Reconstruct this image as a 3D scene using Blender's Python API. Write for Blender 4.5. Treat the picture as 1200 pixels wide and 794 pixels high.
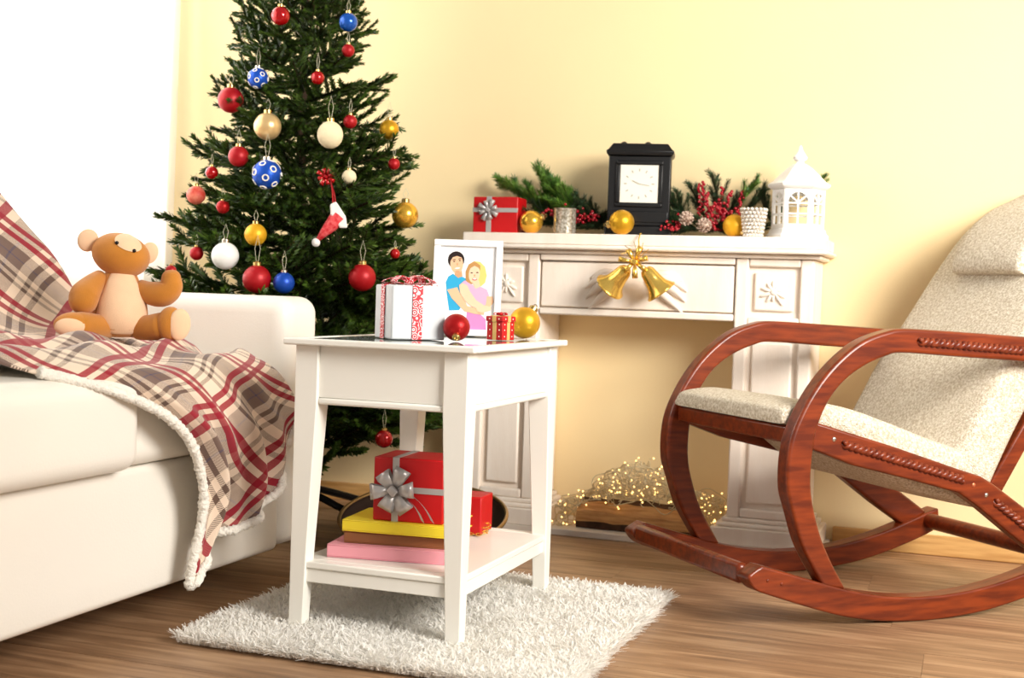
import bpy, bmesh, math, random
import numpy as np
from mathutils import Vector, Matrix, Euler
random.seed(7); rng = np.random.default_rng(11)
PI = math.pi
scene = bpy.context.scene
for o in list(bpy.data.objects): bpy.data.objects.remove(o)
COL = scene.collection

# ------------------------------------------------------------------ camera
F_PX, PSI, PIT, ROL, HC = 1522.0, .3427, .0341, .0340, .6943
fw = Vector((-math.sin(PSI)*math.cos(PIT), math.cos(PSI)*math.cos(PIT), -math.sin(PIT)))
rt = Vector((math.cos(PSI), math.sin(PSI), 0)); up = rt.cross(fw)
rt, up = math.cos(ROL)*rt + math.sin(ROL)*up, -math.sin(ROL)*rt + math.cos(ROL)*up
cd = bpy.data.cameras.new('camera'); cam = bpy.data.objects.new('camera', cd); COL.objects.link(cam)
M4 = Matrix((rt, up, -fw)).transposed().to_4x4(); M4.translation = Vector((0, 0, HC)); cam.matrix_world = M4
cd.sensor_width = 36; cd.lens = 36*F_PX/1200; cd.clip_start = .02
cd.dof.use_dof = True; cd.dof.focus_distance = 2.75; cd.dof.aperture_fstop = 5.6
scene.camera = cam

# ------------------------------------------------------------------ world, lights, exposure
w = bpy.data.worlds.new('world'); scene.world = w; w.use_nodes = True
w.node_tree.nodes['Background'].inputs[0].default_value = (1, .97, .92, 1)
w.node_tree.nodes['Background'].inputs[1].default_value = .28
def area(name, loc, target, sx, sy, power, col):
    l = bpy.data.lights.new(name, 'AREA'); l.shape = 'RECTANGLE'; l.size = sx; l.size_y = sy
    l.energy = power; l.color = col
    o = bpy.data.objects.new(name, l); COL.objects.link(o); o.location = loc
    o.rotation_euler = (Vector(target)-Vector(loc)).to_track_quat('-Z', 'Y').to_euler()
    return o
area('studio_softbox', (1.9, 1.3, 1.95), (-.45, 3.45, .75), 1.5, 1.3, 71, (1, .955, .885)).data.spread = math.radians(110)
area('window_daylight', (-4.2, 2.7, 1.9), (-2.6, 2.7, 1.4), 3.4, 2.2, 330, (1, .99, .97))
scene.view_settings.view_transform = 'Standard'; scene.view_settings.look = 'None'
scene.view_settings.gamma = 1; scene.view_settings.use_curve_mapping = False
scene.view_settings.exposure = .28

# ------------------------------------------------------------------ materials
def lin(c):
    c = [x/255 for x in c]
    return tuple((x/12.92 if x <= .04045 else ((x+.055)/1.055)**2.4) for x in c) + (1,)
MATS = {}
def mat(name, rgb, rough=.5, metal=0, var=0, scale=8, bump=0, bscale=60, stretch=(1, 1, 1), rgb2=None, coat=0, sheen=0, ior=1.45, vor=False, detail=4):
    m = bpy.data.materials.new(name); m.use_nodes = True; nt = m.node_tree; N = nt.nodes; L = nt.links
    b = N['Principled BSDF']; b.inputs['Roughness'].default_value = rough; b.inputs['Metallic'].default_value = metal
    b.inputs['IOR'].default_value = ior; b.inputs['Coat Weight'].default_value = coat; b.inputs['Sheen Weight'].default_value = sheen
    b.inputs['Base Color'].default_value = lin(rgb)
    tc = N.new('ShaderNodeTexCoord'); mp = N.new('ShaderNodeMapping'); mp.inputs['Scale'].default_value = stretch
    L.new(tc.outputs['Object'], mp.inputs['Vector'])
    if var or rgb2:
        n = N.new('ShaderNodeTexNoise'); n.inputs['Scale'].default_value = scale; n.inputs['Detail'].default_value = detail
        L.new(mp.outputs[0], n.inputs['Vector'])
        r = N.new('ShaderNodeValToRGB'); e = r.color_ramp.elements
        c2 = lin(rgb2) if rgb2 else tuple(x*(1-var) for x in lin(rgb)[:3])+(1,)
        e[0].position = .35; e[0].color = c2; e[1].position = .65; e[1].color = lin(rgb)
        L.new(n.outputs['Fac'], r.inputs[0]); L.new(r.outputs[0], b.inputs['Base Color'])
    if bump:
        if vor:
            t = N.new('ShaderNodeTexVoronoi'); t.inputs['Scale'].default_value = bscale; out = t.outputs['Color']
        else:
            t = N.new('ShaderNodeTexNoise'); t.inputs['Scale'].default_value = bscale; t.inputs['Detail'].default_value = 5; out = t.outputs['Fac']
        L.new(mp.outputs[0], t.inputs['Vector'])
        bp = N.new('ShaderNodeBump'); bp.inputs['Strength'].default_value = bump; bp.inputs['Distance'].default_value = .01
        L.new(out, bp.inputs['Height']); L.new(bp.outputs[0], b.inputs['Normal'])
    MATS[name] = m; return m
mat('wall_paint', (244, 220, 171), .75, var=.03, scale=2, bump=.04, bscale=180)
mat('oak_trim', (214, 170, 108), .4, rgb2=(188, 140, 82), scale=6, stretch=(1, 12, 12), bump=.05)
mat('leather', (240, 234, 224), .42, var=.02, scale=3, bump=.05, bscale=220)
mat('white_lacquer', (243, 240, 231), .28, var=.015, scale=5)
mat('plaster_white', (250, 239, 226), .5, rgb2=(244, 230, 215), scale=4, stretch=(6, 6, 1), bump=.08, bscale=40)
mat('hearth_white', (238, 226, 212), .6, var=.08, scale=9, bump=.1)
mat('window_white', (245, 245, 242), .4)
mat('black_metal', (22, 21, 21), .4, metal=.6)
mat('dark_wood_foot', (40, 28, 22), .5)
mat('clock_black', (15, 14, 15), .38, var=.2, scale=20)
mat('clock_face', (232, 228, 214), .4, var=.04, scale=14)
mat('clock_ink', (178, 172, 160), .6)
mat('red_wrap', (192, 13, 19), .45, var=.1, scale=12, bump=.1, bscale=30)
mat('white_wrap', (206, 209, 212), .4, var=.02, scale=10, bump=.06, bscale=18)
mat('silver_ribbon', (186, 182, 180), .32, metal=.35)
mat('gold_ribbon', (226, 190, 116), .38, metal=.3)
mat('gold_metal', (250, 208, 104), .2, metal=.85, bump=.08, bscale=35)
mat('cap_gold', (224, 190, 120), .25, metal=1)
mat('cap_silver', (220, 214, 200), .25, metal=1)
mat('thread', (196, 190, 165), .6)
mat('bauble_red_shiny', (180, 8, 16), .12, metal=.35, coat=.5)
mat('bauble_red_matte', (170, 14, 24), .42, metal=.25)
mat('bauble_red_glitter', (180, 20, 22), .35, metal=.5, bump=.8, bscale=700, vor=True)
mat('bauble_blue_shiny', (28, 92, 190), .2, metal=.4, coat=.3)
mat('bauble_blue_matte', (22, 74, 180), .38, metal=.35)
mat('bauble_blue_glitter', (24, 84, 196), .35, metal=.4, bump=.6, bscale=500, vor=True)
mat('bauble_champagne', (232, 198, 140), .3, metal=.55)
mat('bauble_cream', (240, 224, 186), .8, bump=.6, bscale=260, vor=True)
mat('bauble_gold_glitter', (236, 180, 46), .36, metal=.7, bump=1, bscale=520, vor=True)
mat('bauble_gold', (244, 190, 72), .22, metal=.75)
mat('bauble_yellow', (236, 176, 34), .42, metal=.35, bump=.8, bscale=190, vor=True)
mat('bauble_white', (240, 240, 236), .4)
mat('bauble_pattern', (206, 66, 52), .5, rgb2=(226, 128, 104), scale=60)
mat('bead_white', (246, 240, 226), .5)
mat('plush_brown', (206, 132, 42), .9, var=.12, scale=30, bump=.4, bscale=700, sheen=.3)
mat('plush_peach', (248, 208, 168), .9, var=.06, scale=25, bump=.3, bscale=700, sheen=.3)
mat('black_plastic', (14, 12, 12), .2)
mat('bark', (74, 52, 36), .9, var=.4, scale=30, bump=.4)
mat('needle_green', (76, 102, 30), .42, rgb2=(28, 50, 17), scale=26)
mat('needle_bright', (116, 156, 56), .5, rgb2=(48, 92, 36), scale=22)
mat('needle_dark', (54, 80, 40), .55, rgb2=(24, 46, 26), scale=20)
mat('berry_red', (158, 8, 28), .25, coat=.3)
mat('cone_brown', (104, 70, 50), .7, rgb2=(214, 190, 172), scale=120)
mat('silver_hammered', (240, 234, 220), .2, metal=.6, bump=1, bscale=110, vor=True, rgb2=(150, 136, 110), scale=150)
mat('pearl', (236, 228, 216), .15, metal=.5, coat=.5)
mat('lantern_white', (248, 247, 244), .4, var=.01)
mat('log_bark', (92, 62, 40), .9, var=.5, scale=25, bump=.7, bscale=40)
mat('log_wood', (216, 164, 104), .7, rgb2=(184, 128, 76), scale=14, stretch=(1, 7, 7), bump=.2)
mat('wire_silver', (214, 198, 160), .4, metal=.3)
mat('bronze', (176, 142, 92), .3, metal=.8)
mat('dark_lacquer', (44, 30, 24), .3)
mat('book_pink', (238, 160, 172), .45, var=.03); mat('book_brown', (142, 92, 56), .45, var=.05); mat('book_yellow', (240, 214, 52), .4, var=.02)
mat('paper', (240, 232, 212), .8, var=.1, scale=60, stretch=(1, 1, 40)); mat('book_dark', (40, 40, 44), .5)
mat('boucle', (244, 235, 218), .95, rgb2=(202, 186, 158), scale=170, bump=.8, bscale=280, detail=3)
mat('fleece', (252, 246, 234), 1, var=.06, scale=120, bump=.6, bscale=200, sheen=.3)
mat('pile_white', (253, 251, 246), .95, sheen=.3)
mat('rug_backing', (240, 234, 222), .95, var=.1)
mat('rope_wood', (132, 56, 28), .35, rgb2=(92, 30, 14), scale=60)
mat('screw_metal', (214, 212, 208), .25, metal=1)
mat('screw_copper', (206, 120, 84), .35, metal=.7)
mat('frame_white', (246, 246, 246), .3); mat('frame_grey', (206, 206, 208), .4)
mat('photo_paper', (250, 250, 250), .35)
for n_, c_ in dict(p_hair=(40, 28, 26), p_skin=(238, 190, 152), p_skin2=(246, 206, 172), p_skin3=(222, 164, 122), p_blue=(52, 170, 216), p_blond=(238, 206, 120), p_blond2=(190, 142, 84), p_pink=(240, 176, 206), p_pink2=(228, 140, 196), p_dark=(70, 44, 40), p_red=(206, 70, 70)).items(): mat(n_, c_, .4)
mat('red_stocking', (196, 20, 34), .7, rgb2=(216, 92, 92), scale=120)
mat('hat_white', (244, 240, 234), .9, bump=.5, bscale=300)
mat('grey_strip', (170, 160, 150), .5)
def wood_red():
    m = mat('chair_wood', (128, 50, 15), .34, rgb2=(92, 31, 8), scale=5, stretch=(2, 16, 16), coat=.12, detail=8); return m
wood_red()
def glass(name, tint=(1, 1, 1), alpha_mix=.85):
    m = bpy.data.materials.new(name); m.use_nodes = True; nt = m.node_tree; N = nt.nodes; L = nt.links
    N.remove(N['Principled BSDF']); t = N.new('ShaderNodeBsdfTransparent'); g = N.new('ShaderNodeBsdfGlossy'); g.inputs['Roughness'].default_value = .02
    t.inputs[0].default_value = (*tint, 1)
    mx = N.new('ShaderNodeMixShader'); fr = N.new('ShaderNodeFresnel'); L.new(fr.outputs[0], mx.inputs[0]); L.new(t.outputs[0], mx.inputs[1]); L.new(g.outputs[0], mx.inputs[2])
    L.new(mx.outputs[0], N['Material Output'].inputs[0]); MATS[name] = m; return m
glass('pane_glass')
def smoked_glass():
    mat('table_glass', (150, 156, 150), .02, ior=1.7)
smoked_glass()
def curtain_mat():
    m = bpy.data.materials.new('sheer_fabric'); m.use_nodes = True; nt = m.node_tree; N = nt.nodes; L = nt.links
    N.remove(N['Principled BSDF'])
    d = N.new('ShaderNodeBsdfDiffuse'); t = N.new('ShaderNodeBsdfTranslucent'); tr = N.new('ShaderNodeBsdfTransparent')
    d.inputs[0].default_value = lin((250, 248, 244)); t.inputs[0].default_value = lin((252, 250, 246))
    m1 = N.new('ShaderNodeMixShader'); m1.inputs[0].default_value = .6; L.new(d.outputs[0], m1.inputs[1]); L.new(t.outputs[0], m1.inputs[2])
    m2 = N.new('ShaderNodeMixShader'); m2.inputs[0].default_value = .12; L.new(m1.outputs[0], m2.inputs[1]); L.new(tr.outputs[0], m2.inputs[2])
    L.new(m2.outputs[0], N['Material Output'].inputs[0]); MATS['sheer_fabric'] = m
curtain_mat()
def pile_mat():
    m = bpy.data.materials.new('pile_white'); m.use_nodes = True; nt = m.node_tree; N = nt.nodes; L = nt.links; N.remove(N['Principled BSDF'])
    d = N.new('ShaderNodeBsdfDiffuse'); t = N.new('ShaderNodeBsdfTranslucent'); d.inputs[0].default_value = lin((253, 251, 247)); t.inputs[0].default_value = lin((252, 250, 245))
    mx = N.new('ShaderNodeMixShader'); mx.inputs[0].default_value = .42; L.new(d.outputs[0], mx.inputs[1]); L.new(t.outputs[0], mx.inputs[2]); L.new(mx.outputs[0], N['Material Output'].inputs[0]); MATS['pile_white'] = m
pile_mat()
def bulb_mat():
    m = mat('bulb_warm', (255, 220, 150), .3); b = m.node_tree.nodes['Principled BSDF']
    b.inputs['Emission Color'].default_value = (1, .58, .18, 1); b.inputs['Emission Strength'].default_value = 3.0
bulb_mat()
def plank_mat():
    m = bpy.data.materials.new('oak_plank'); m.use_nodes = True; nt = m.node_tree; N = nt.nodes; L = nt.links; b = N['Principled BSDF']
    tc = N.new('ShaderNodeTexCoord'); oi = N.new('ShaderNodeObjectInfo')
    ad = N.new('ShaderNodeVectorMath'); ad.operation = 'ADD'; ml = N.new('ShaderNodeMath'); ml.operation = 'MULTIPLY'; ml.inputs[1].default_value = 37
    L.new(oi.outputs['Random'], ml.inputs[0]); L.new(tc.outputs['Object'], ad.inputs[0]); L.new(ml.outputs[0], ad.inputs[1])
    mp = N.new('ShaderNodeMapping'); mp.inputs['Scale'].default_value = (1.1, 13, 1); L.new(ad.outputs[0], mp.inputs[0])
    n = N.new('ShaderNodeTexNoise'); n.inputs['Scale'].default_value = 3.2; n.inputs['Detail'].default_value = 9; n.inputs['Distortion'].default_value = .8; L.new(mp.outputs[0], n.inputs[0])
    r = N.new('ShaderNodeValToRGB'); e = r.color_ramp.elements
    e[0].position = .3; e[0].color = lin((126, 96, 70)); e[1].position = .72; e[1].color = lin((186, 150, 115))
    k = e.new(.5); k.color = lin((156, 120, 88)); L.new(n.outputs[0], r.inputs[0])
    hs = N.new('ShaderNodeHueSaturation'); mr = N.new('ShaderNodeMapRange'); mr.inputs[3].default_value = .9; mr.inputs[4].default_value = 1.08
    L.new(oi.outputs['Random'], mr.inputs[0]); L.new(mr.outputs[0], hs.inputs['Value']); L.new(r.outputs[0], hs.inputs['Color']); L.new(hs.outputs[0], b.inputs['Base Color'])
    b.inputs['Roughness'].default_value = .42
    bp = N.new('ShaderNodeBump'); bp.inputs['Strength'].default_value = .06; bp.inputs['Distance'].default_value = .01; L.new(n.outputs[0], bp.inputs['Height']); L.new(bp.outputs[0], b.inputs['Normal'])
    MATS['oak_plank'] = m
plank_mat()
def plaid_mat():
    m = bpy.data.materials.new('plaid'); m.use_nodes = True; nt = m.node_tree; N = nt.nodes; L = nt.links; b = N['Principled BSDF']
    uv = N.new('ShaderNodeUVMap'); sp = N.new('ShaderNodeSeparateXYZ'); L.new(uv.outputs[0], sp.inputs[0])
    cream, taupe, red, brown, navy = lin((226, 204, 182)), lin((112, 88, 78)), lin((150, 12, 38)), lin((96, 74, 62)), lin((66, 62, 92))
    stops = [(0, cream), (.06, red), (.14, cream), (.20, red), (.28, cream), (.36, taupe), (.49, navy), (.51, taupe), (.64, cream), (.72, brown), (.77, cream), (.83, brown), (.88, cream)]
    ramps = []
    for o in ('X', 'Y'):
        mu = N.new('ShaderNodeMath'); mu.operation = 'MULTIPLY'; mu.inputs[1].default_value = 1/.262; L.new(sp.outputs[o], mu.inputs[0])
        fr = N.new('ShaderNodeMath'); fr.operation = 'FRACT'; L.new(mu.outputs[0], fr.inputs[0])
        r = N.new('ShaderNodeValToRGB'); r.color_ramp.interpolation = 'CONSTANT'; e = r.color_ramp.elements
        e[0].position = 0; e[0].color = stops[0][1]; e[1].position = stops[1][0]; e[1].color = stops[1][1]
        for p, c in stops[2:]: k = e.new(p); k.color = c
        L.new(fr.outputs[0], r.inputs[0]); ramps.append(r)
    s = N.new('ShaderNodeMath'); s.operation = 'ADD'; L.new(sp.outputs['X'], s.inputs[0]); L.new(sp.outputs['Y'], s.inputs[1])
    mu = N.new('ShaderNodeMath'); mu.operation = 'MULTIPLY'; mu.inputs[1].default_value = 300; L.new(s.outputs[0], mu.inputs[0])
    fr = N.new('ShaderNodeMath'); fr.operation = 'FRACT'; L.new(mu.outputs[0], fr.inputs[0])
    gt = N.new('ShaderNodeMath'); gt.operation = 'GREATER_THAN'; gt.inputs[1].default_value = .5; L.new(fr.outputs[0], gt.inputs[0])
    mx = N.new('ShaderNodeMix'); mx.data_type = 'RGBA'; L.new(gt.outputs[0], mx.inputs[0]); L.new(ramps[0].outputs[0], mx.inputs[6]); L.new(ramps[1].outputs[0], mx.inputs[7])
    fac = None
    for o in ('X', 'Y'):
        mu = N.new('ShaderNodeMath'); mu.operation = 'MULTIPLY'; mu.inputs[1].default_value = 1/.262; L.new(sp.outputs[o], mu.inputs[0])
        fr = N.new('ShaderNodeMath'); fr.operation = 'FRACT'; L.new(mu.outputs[0], fr.inputs[0])
        r = N.new('ShaderNodeValToRGB'); r.color_ramp.interpolation = 'CONSTANT'; e = r.color_ramp.elements
        e[0].position = 0; e[0].color = (0, 0, 0, 1); e[1].position = .06; e[1].color = (.82, .82, .82, 1)
        for p, c in ((.14, 0), (.20, .82), (.28, 0)): k = e.new(p); k.color = (c, c, c, 1)
        L.new(fr.outputs[0], r.inputs[0])
        if fac is None: fac = r
    mxm = N.new('ShaderNodeMath'); mxm.operation = 'MAXIMUM'; L.new(fac.outputs[0], mxm.inputs[0]); L.new(r.outputs[0], mxm.inputs[1])
    m3 = N.new('ShaderNodeMix'); m3.data_type = 'RGBA'; L.new(mxm.outputs[0], m3.inputs[0]); L.new(mx.outputs[2], m3.inputs[6]); m3.inputs[7].default_value = red
    L.new(m3.outputs[2], b.inputs['Base Color']); b.inputs['Roughness'].default_value = .95; b.inputs['Sheen Weight'].default_value = .2
    MATS['plaid'] = m
plaid_mat()
def ribbon_swirl():
    m = bpy.data.materials.new('swirl_ribbon'); m.use_nodes = True; nt = m.node_tree; N = nt.nodes; L = nt.links; b = N['Principled BSDF']
    tc = N.new('ShaderNodeTexCoord'); v = N.new('ShaderNodeTexVoronoi'); v.inputs['Scale'].default_value = 75; L.new(tc.outputs['Object'], v.inputs[0])
    mu = N.new('ShaderNodeMath'); mu.operation = 'MULTIPLY'; mu.inputs[1].default_value = 3.4; L.new(v.outputs['Distance'], mu.inputs[0])
    fr = N.new('ShaderNodeMath'); fr.operation = 'FRACT'; L.new(mu.outputs[0], fr.inputs[0])
    r = N.new('ShaderNodeValToRGB'); r.color_ramp.interpolation = 'CONSTANT'; e = r.color_ramp.elements
    e[0].color = lin((200, 22, 42)); e[1].position = .66; e[1].color = lin((246, 226, 226)); L.new(fr.outputs[0], r.inputs[0]); L.new(r.outputs[0], b.inputs['Base Color'])
    b.inputs['Roughness'].default_value = .5; MATS['swirl_ribbon'] = m
ribbon_swirl()

# ------------------------------------------------------------------ mesh builder
def rotm(rx=0, ry=0, rz=0): return Euler((rx, ry, rz)).to_matrix()
class MB:
    def __init__(s): s.v = []; s.f = []; s.mi = []; s.cur = 0
    def add(s, vs, fs):
        b = len(s.v); s.v += [tuple(x) for x in vs]; s.f += [tuple(i+b for i in f) for f in fs]; s.mi += [s.cur]*len(fs); return s
    def box(s, x0, x1, y0, y1, z0, z1, R=None, c=None):
        vs = [Vector((x, y, z)) for x in (x0, x1) for y in (y0, y1) for z in (z0, z1)]
        if R is not None:
            c = Vector(c) if c is not None else Vector(((x0+x1)/2, (y0+y1)/2, (z0+z1)/2)); vs = [R @ (v-c)+c for v in vs]
        return s.add(vs, [(0, 1, 3, 2), (4, 6, 7, 5), (0, 4, 5, 1), (2, 3, 7, 6), (0, 2, 6, 4), (1, 5, 7, 3)])
    def hexa(s, bot, top):
        return s.add(list(bot)+list(top), [(3, 2, 1, 0), (4, 5, 6, 7), (0, 1, 5, 4), (1, 2, 6, 5), (2, 3, 7, 6), (3, 0, 4, 7)])
    def prism(s, pts, lo, hi, fn):      # pts 2-D outline, fn(a,b,h) -> xyz
        n = len(pts); vs = [fn(a, b, lo) for a, b in pts]+[fn(a, b, hi) for a, b in pts]
        return s.add(vs, [tuple(range(n))[::-1], tuple(range(n, 2*n))]+[(i, (i+1) % n, n+(i+1) % n, n+i) for i in range(n)])
    def band(s, A, B, lo, hi, fn):      # quad strip between two polylines, extruded
        n = len(A); vs = []
        for i in range(n): vs += [fn(*A[i], lo), fn(*B[i], lo), fn(*A[i], hi), fn(*B[i], hi)]
        fs = [(0, 2, 3, 1), ((n-1)*4, (n-1)*4+1, (n-1)*4+3, (n-1)*4+2)]
        for i in range(n-1):
            a, b = i*4, i*4+4
            fs += [(a, a+1, b+1, b), (a+2, b+2, b+3, a+3), (a, b, b+2, a+2), (a+1, a+3, b+3, b+1)]
        return s.add(vs, fs)
    def lathe(s, prof, n=24, c=(0, 0, 0), R=None, caps=True):
        c = Vector(c); vs = []; fs = []
        for r, z in prof:
            for i in range(n):
                p = Vector((r*math.cos(2*PI*i/n), r*math.sin(2*PI*i/n), z)); vs.append((R @ p if R is not None else p)+c)
        for k in range(len(prof)-1):
            for i in range(n): j = (i+1) % n; fs.append((k*n+i, k*n+j, (k+1)*n+j, (k+1)*n+i))
        if caps: fs += [tuple(range(n))[::-1], tuple(range((len(prof)-1)*n, len(prof)*n))]
        return s.add(vs, fs)
    def ell(s, c, r, R=None, nu=20, nv=14):
        if not hasattr(r, '__len__'): r = (r, r, r)
        c = Vector(c); vs = [Vector((0, 0, -r[2]))]; fs = []
        for k in range(1, nv):
            t = -PI/2+PI*k/nv
            for i in range(nu): a = 2*PI*i/nu; vs.append(Vector((r[0]*math.cos(t)*math.cos(a), r[1]*math.cos(t)*math.sin(a), r[2]*math.sin(t))))
        vs.append(Vector((0, 0, r[2])))
        for i in range(nu): fs.append((0, 1+(i+1) % nu, 1+i)); b = 1+(nv-2)*nu; fs.append((b+i, b+(i+1) % nu, len(vs)-1))
        for k in range(nv-2):
            for i in range(nu): j = (i+1) % nu; fs.append((1+k*nu+i, 1+k*nu+j, 1+(k+1)*nu+j, 1+(k+1)*nu+i))
        return s.add([(R @ v if R is not None else v)+c for v in vs], fs)
    def tube(s, path, r, n=8, closed=False, flat=None):
        P = [Vector(p) for p in path]; m = len(P); rr = r if hasattr(r, '__len__') else [r]*m
        vs = []; fs = []; nrm = None
        for i in range(m):
            t = (P[(i+1) % m]-P[i-1]) if closed else (P[min(i+1, m-1)]-P[max(i-1, 0)])
            t = t.normalized() if t.length > 1e-9 else Vector((0, 0, 1))
            if nrm is None:
                nrm = t.cross(Vector((0, 0, 1)));
                if nrm.length < .1: nrm = t.cross(Vector((1, 0, 0)))
            nrm = (nrm-t*nrm.dot(t)).normalized(); bn = t.cross(nrm)
            for k in range(n):
                a = 2*PI*k/n; vs.append(P[i]+(nrm*math.cos(a)+bn*math.sin(a)*(flat or 1))*rr[i])
        for i in range(m if closed else m-1):
            j = (i+1) % m
            for k in range(n): l = (k+1) % n; fs.append((i*n+k, i*n+l, j*n+l, j*n+k))
        if not closed: fs += [tuple(range(n))[::-1], tuple(range((m-1)*n, m*n))]
        return s.add(vs, fs)
    def rbox(s, x0, x1, y0, y1, z0, z1, r, crown=0, R=None, c=None, mid=6):
        C0 = Vector(((x0+x1)/2, (y0+y1)/2, (z0+z1)/2)); h = ((x1-x0)/2, (y1-y0)/2, (z1-z0)/2)
        ang = [0, .2, .45, .72, 1]
        def axis(hh):
            e = [-hh+r*t for t in ang]; inner = [(-hh+r)+(2*hh-2*r)*k/mid for k in range(1, mid)]; return e+inner+[-x for x in e[::-1]]
        ax = [axis(x) for x in h]; idx = {}; vs = []
        def vid(p):
            k = tuple(round(q, 6) for q in p)
            if k not in idx:
                q = Vector([max(-(h[i]-r), min(h[i]-r, p[i])) for i in range(3)]); d = Vector(p)-q
                o = q+(d.normalized()*r if d.length > 1e-9 else d)
                if crown and o.z > 0: o.z += crown*(1-(o.x/h[0])**2)*(1-(o.y/h[1])**2)
                idx[k] = len(vs); vs.append(o+C0)
            return idx[k]
        fs = []
        for a in range(3):
            u, v = (a+1) % 3, (a+2) % 3
            for sg in (-1, 1):
                for i in range(len(ax[u])-1):
                    for j in range(len(ax[v])-1):
                        q = []
                        for di, dj in ((0, 0), (1, 0), (1, 1), (0, 1)):
                            p = [0, 0, 0]; p[a] = sg*h[a]; p[u] = ax[u][i+di]; p[v] = ax[v][j+dj]; q.append(vid(p))
                        fs.append(tuple(q if sg > 0 else q[::-1]))
        if R is not None:
            cc = Vector(c) if c is not None else C0; vs = [R @ (x-cc)+cc for x in vs]
        return s.add(vs, fs)
    def torus(s, c, R_, r, rot=None, n=20, m=6):
        c = Vector(c); pts = []
        for i in range(n):
            p = Vector((R_*math.cos(2*PI*i/n), R_*math.sin(2*PI*i/n), 0)); pts.append((rot @ p if rot is not None else p)+c)
        return s.tube(pts, r, m, closed=True)
    def mesh(s, name, mats, smooth=38):
        me = bpy.data.meshes.new(name); me.from_pydata(s.v, [], s.f); me.update()
        for m in (mats if isinstance(mats, (list, tuple)) else [mats]): me.materials.append(MATS[m])
        if max(s.mi, default=0) > 0: me.polygons.foreach_set('material_index', s.mi)
        bm = bmesh.new(); bm.from_mesh(me); bmesh.ops.recalc_face_normals(bm, faces=bm.faces); bm.to_mesh(me); bm.free()
        if smooth: me.shade_smooth(); me.set_sharp_from_angle(angle=math.radians(smooth))
        return me
    def build(s, name, mats, parent=None, bevel=0, smooth=38, seg=2):
        return link(name, s.mesh(name, mats, smooth), parent, bevel, seg)
def link(name, me, parent=None, bevel=0, seg=2):
    o = bpy.data.objects.new(name, me); COL.objects.link(o); o.parent = parent
    if bevel:
        b = o.modifiers.new('bevel', 'BEVEL'); b.width = bevel; b.segments = seg; b.limit_method = 'ANGLE'; b.angle_limit = math.radians(35)
    return o
def tag(o, label=None, cat=None, group=None, kind=None):
    if label: o['label'] = label
    if cat: o['category'] = cat
    if group: o['group'] = group
    if kind: o['kind'] = kind
    return o
def thing(name, label, cat, loc=(0, 0, 0), rz=0, group=None):
    o = bpy.data.objects.new(name, None); o.empty_display_size = .05; COL.objects.link(o); o.location = loc; o.rotation_euler = (0, 0, rz)
    return tag(o, label, cat, group)
def B(name, mats, parent, *boxes, bevel=.003):
    m = MB()
    for b in boxes: m.box(*b)
    return m.build(name, mats, parent, bevel)

# ================================================================== the setting
WY = 3.845
fl = MB().box(-2.9, 1.9, .2, WY+.1, -.08, -.012).build('floor', 'oak_plank'); tag(fl, kind='structure', label='brown oak plank floor')
pw, pl = .185, 1.28; plank_me = {}
row = 0; y = WY-.002
while y > .3:
    x = -2.86+(row*.47 % 1)*-pl+.0
    while x < 1.86:
        x0, x1 = max(x, -2.88), min(x+pl, 1.88)
        if x1-x0 > .02:
            key = round(x1-x0, 3)
            if key not in plank_me:
                h = (x1-x0)/2-.0001; plank_me[key] = MB().hexa([(-h, -pw/2+.0003, -.012), (h, -pw/2+.0003, -.012), (h, pw/2-.0003, -.012), (-h, pw/2-.0003, -.012)],
                    [(-h+.0002, -pw/2+.0010, 0), (h-.0002, -pw/2+.0010, 0), (h-.0002, pw/2-.0010, 0), (-h+.0002, pw/2-.0010, 0)]).mesh('plank', 'oak_plank', 0)
            p = link('plank', plank_me[key], fl); p.location = ((x0+x1)/2, y-pw/2, 0)
        x += pl
    y -= pw; row += 1
tag(MB().box(-2.9, 1.9, WY, WY+.12, 0, 2.75).build('wall_back', 'wall_paint'), 'pale yellow painted wall behind the fireplace', kind='structure')
LX = -2.74
wl = MB()
for b in ((LX-.15, LX, .2, 1.1, 0, 2.75), (LX-.15, LX, 3.79, WY, 0, 2.75), (LX-.15, LX, 1.1, 3.79, 0, .72), (LX-.15, LX, 1.1, 3.79, 2.45, 2.75)): wl.box(*b)
tag(wl.build('wall_left', 'wall_paint'), 'yellow wall with the window behind the curtain', kind='structure')
win = thing('window_1', 'white framed window behind the sheer curtain', 'window', (LX-.08, 2.445, .72)); del win['category']; win['kind'] = 'structure'
B('window_frame', 'window_white', win, (-.04, .04, -1.345, -1.285, 0, 1.73), (-.04, .04, 1.285, 1.345, 0, 1.73), (-.04, .04, -1.285, 1.285, 0, .06), (-.04, .04, -1.285, 1.285, 1.67, 1.73), (-.04, .04, -.03, .03, .06, 1.67))
for a, b in ((-1.285, -.03), (.03, 1.285)): MB().box(-.004, .004, a, b, .06, 1.67).build('pane', 'pane_glass', win)
tag(B('baseboard_right', 'oak_trim', None, (-.365, 1.88, WY-.016, WY-.0005, 0, .058), bevel=.004), 'light oak baseboard behind the rocking chair', kind='structure')
tag(B('baseboard_left', 'oak_trim', None, (-2.73, -1.46, WY-.016, WY-.0005, 0, .058), bevel=.004), 'light oak baseboard behind the tree', kind='structure')

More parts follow.
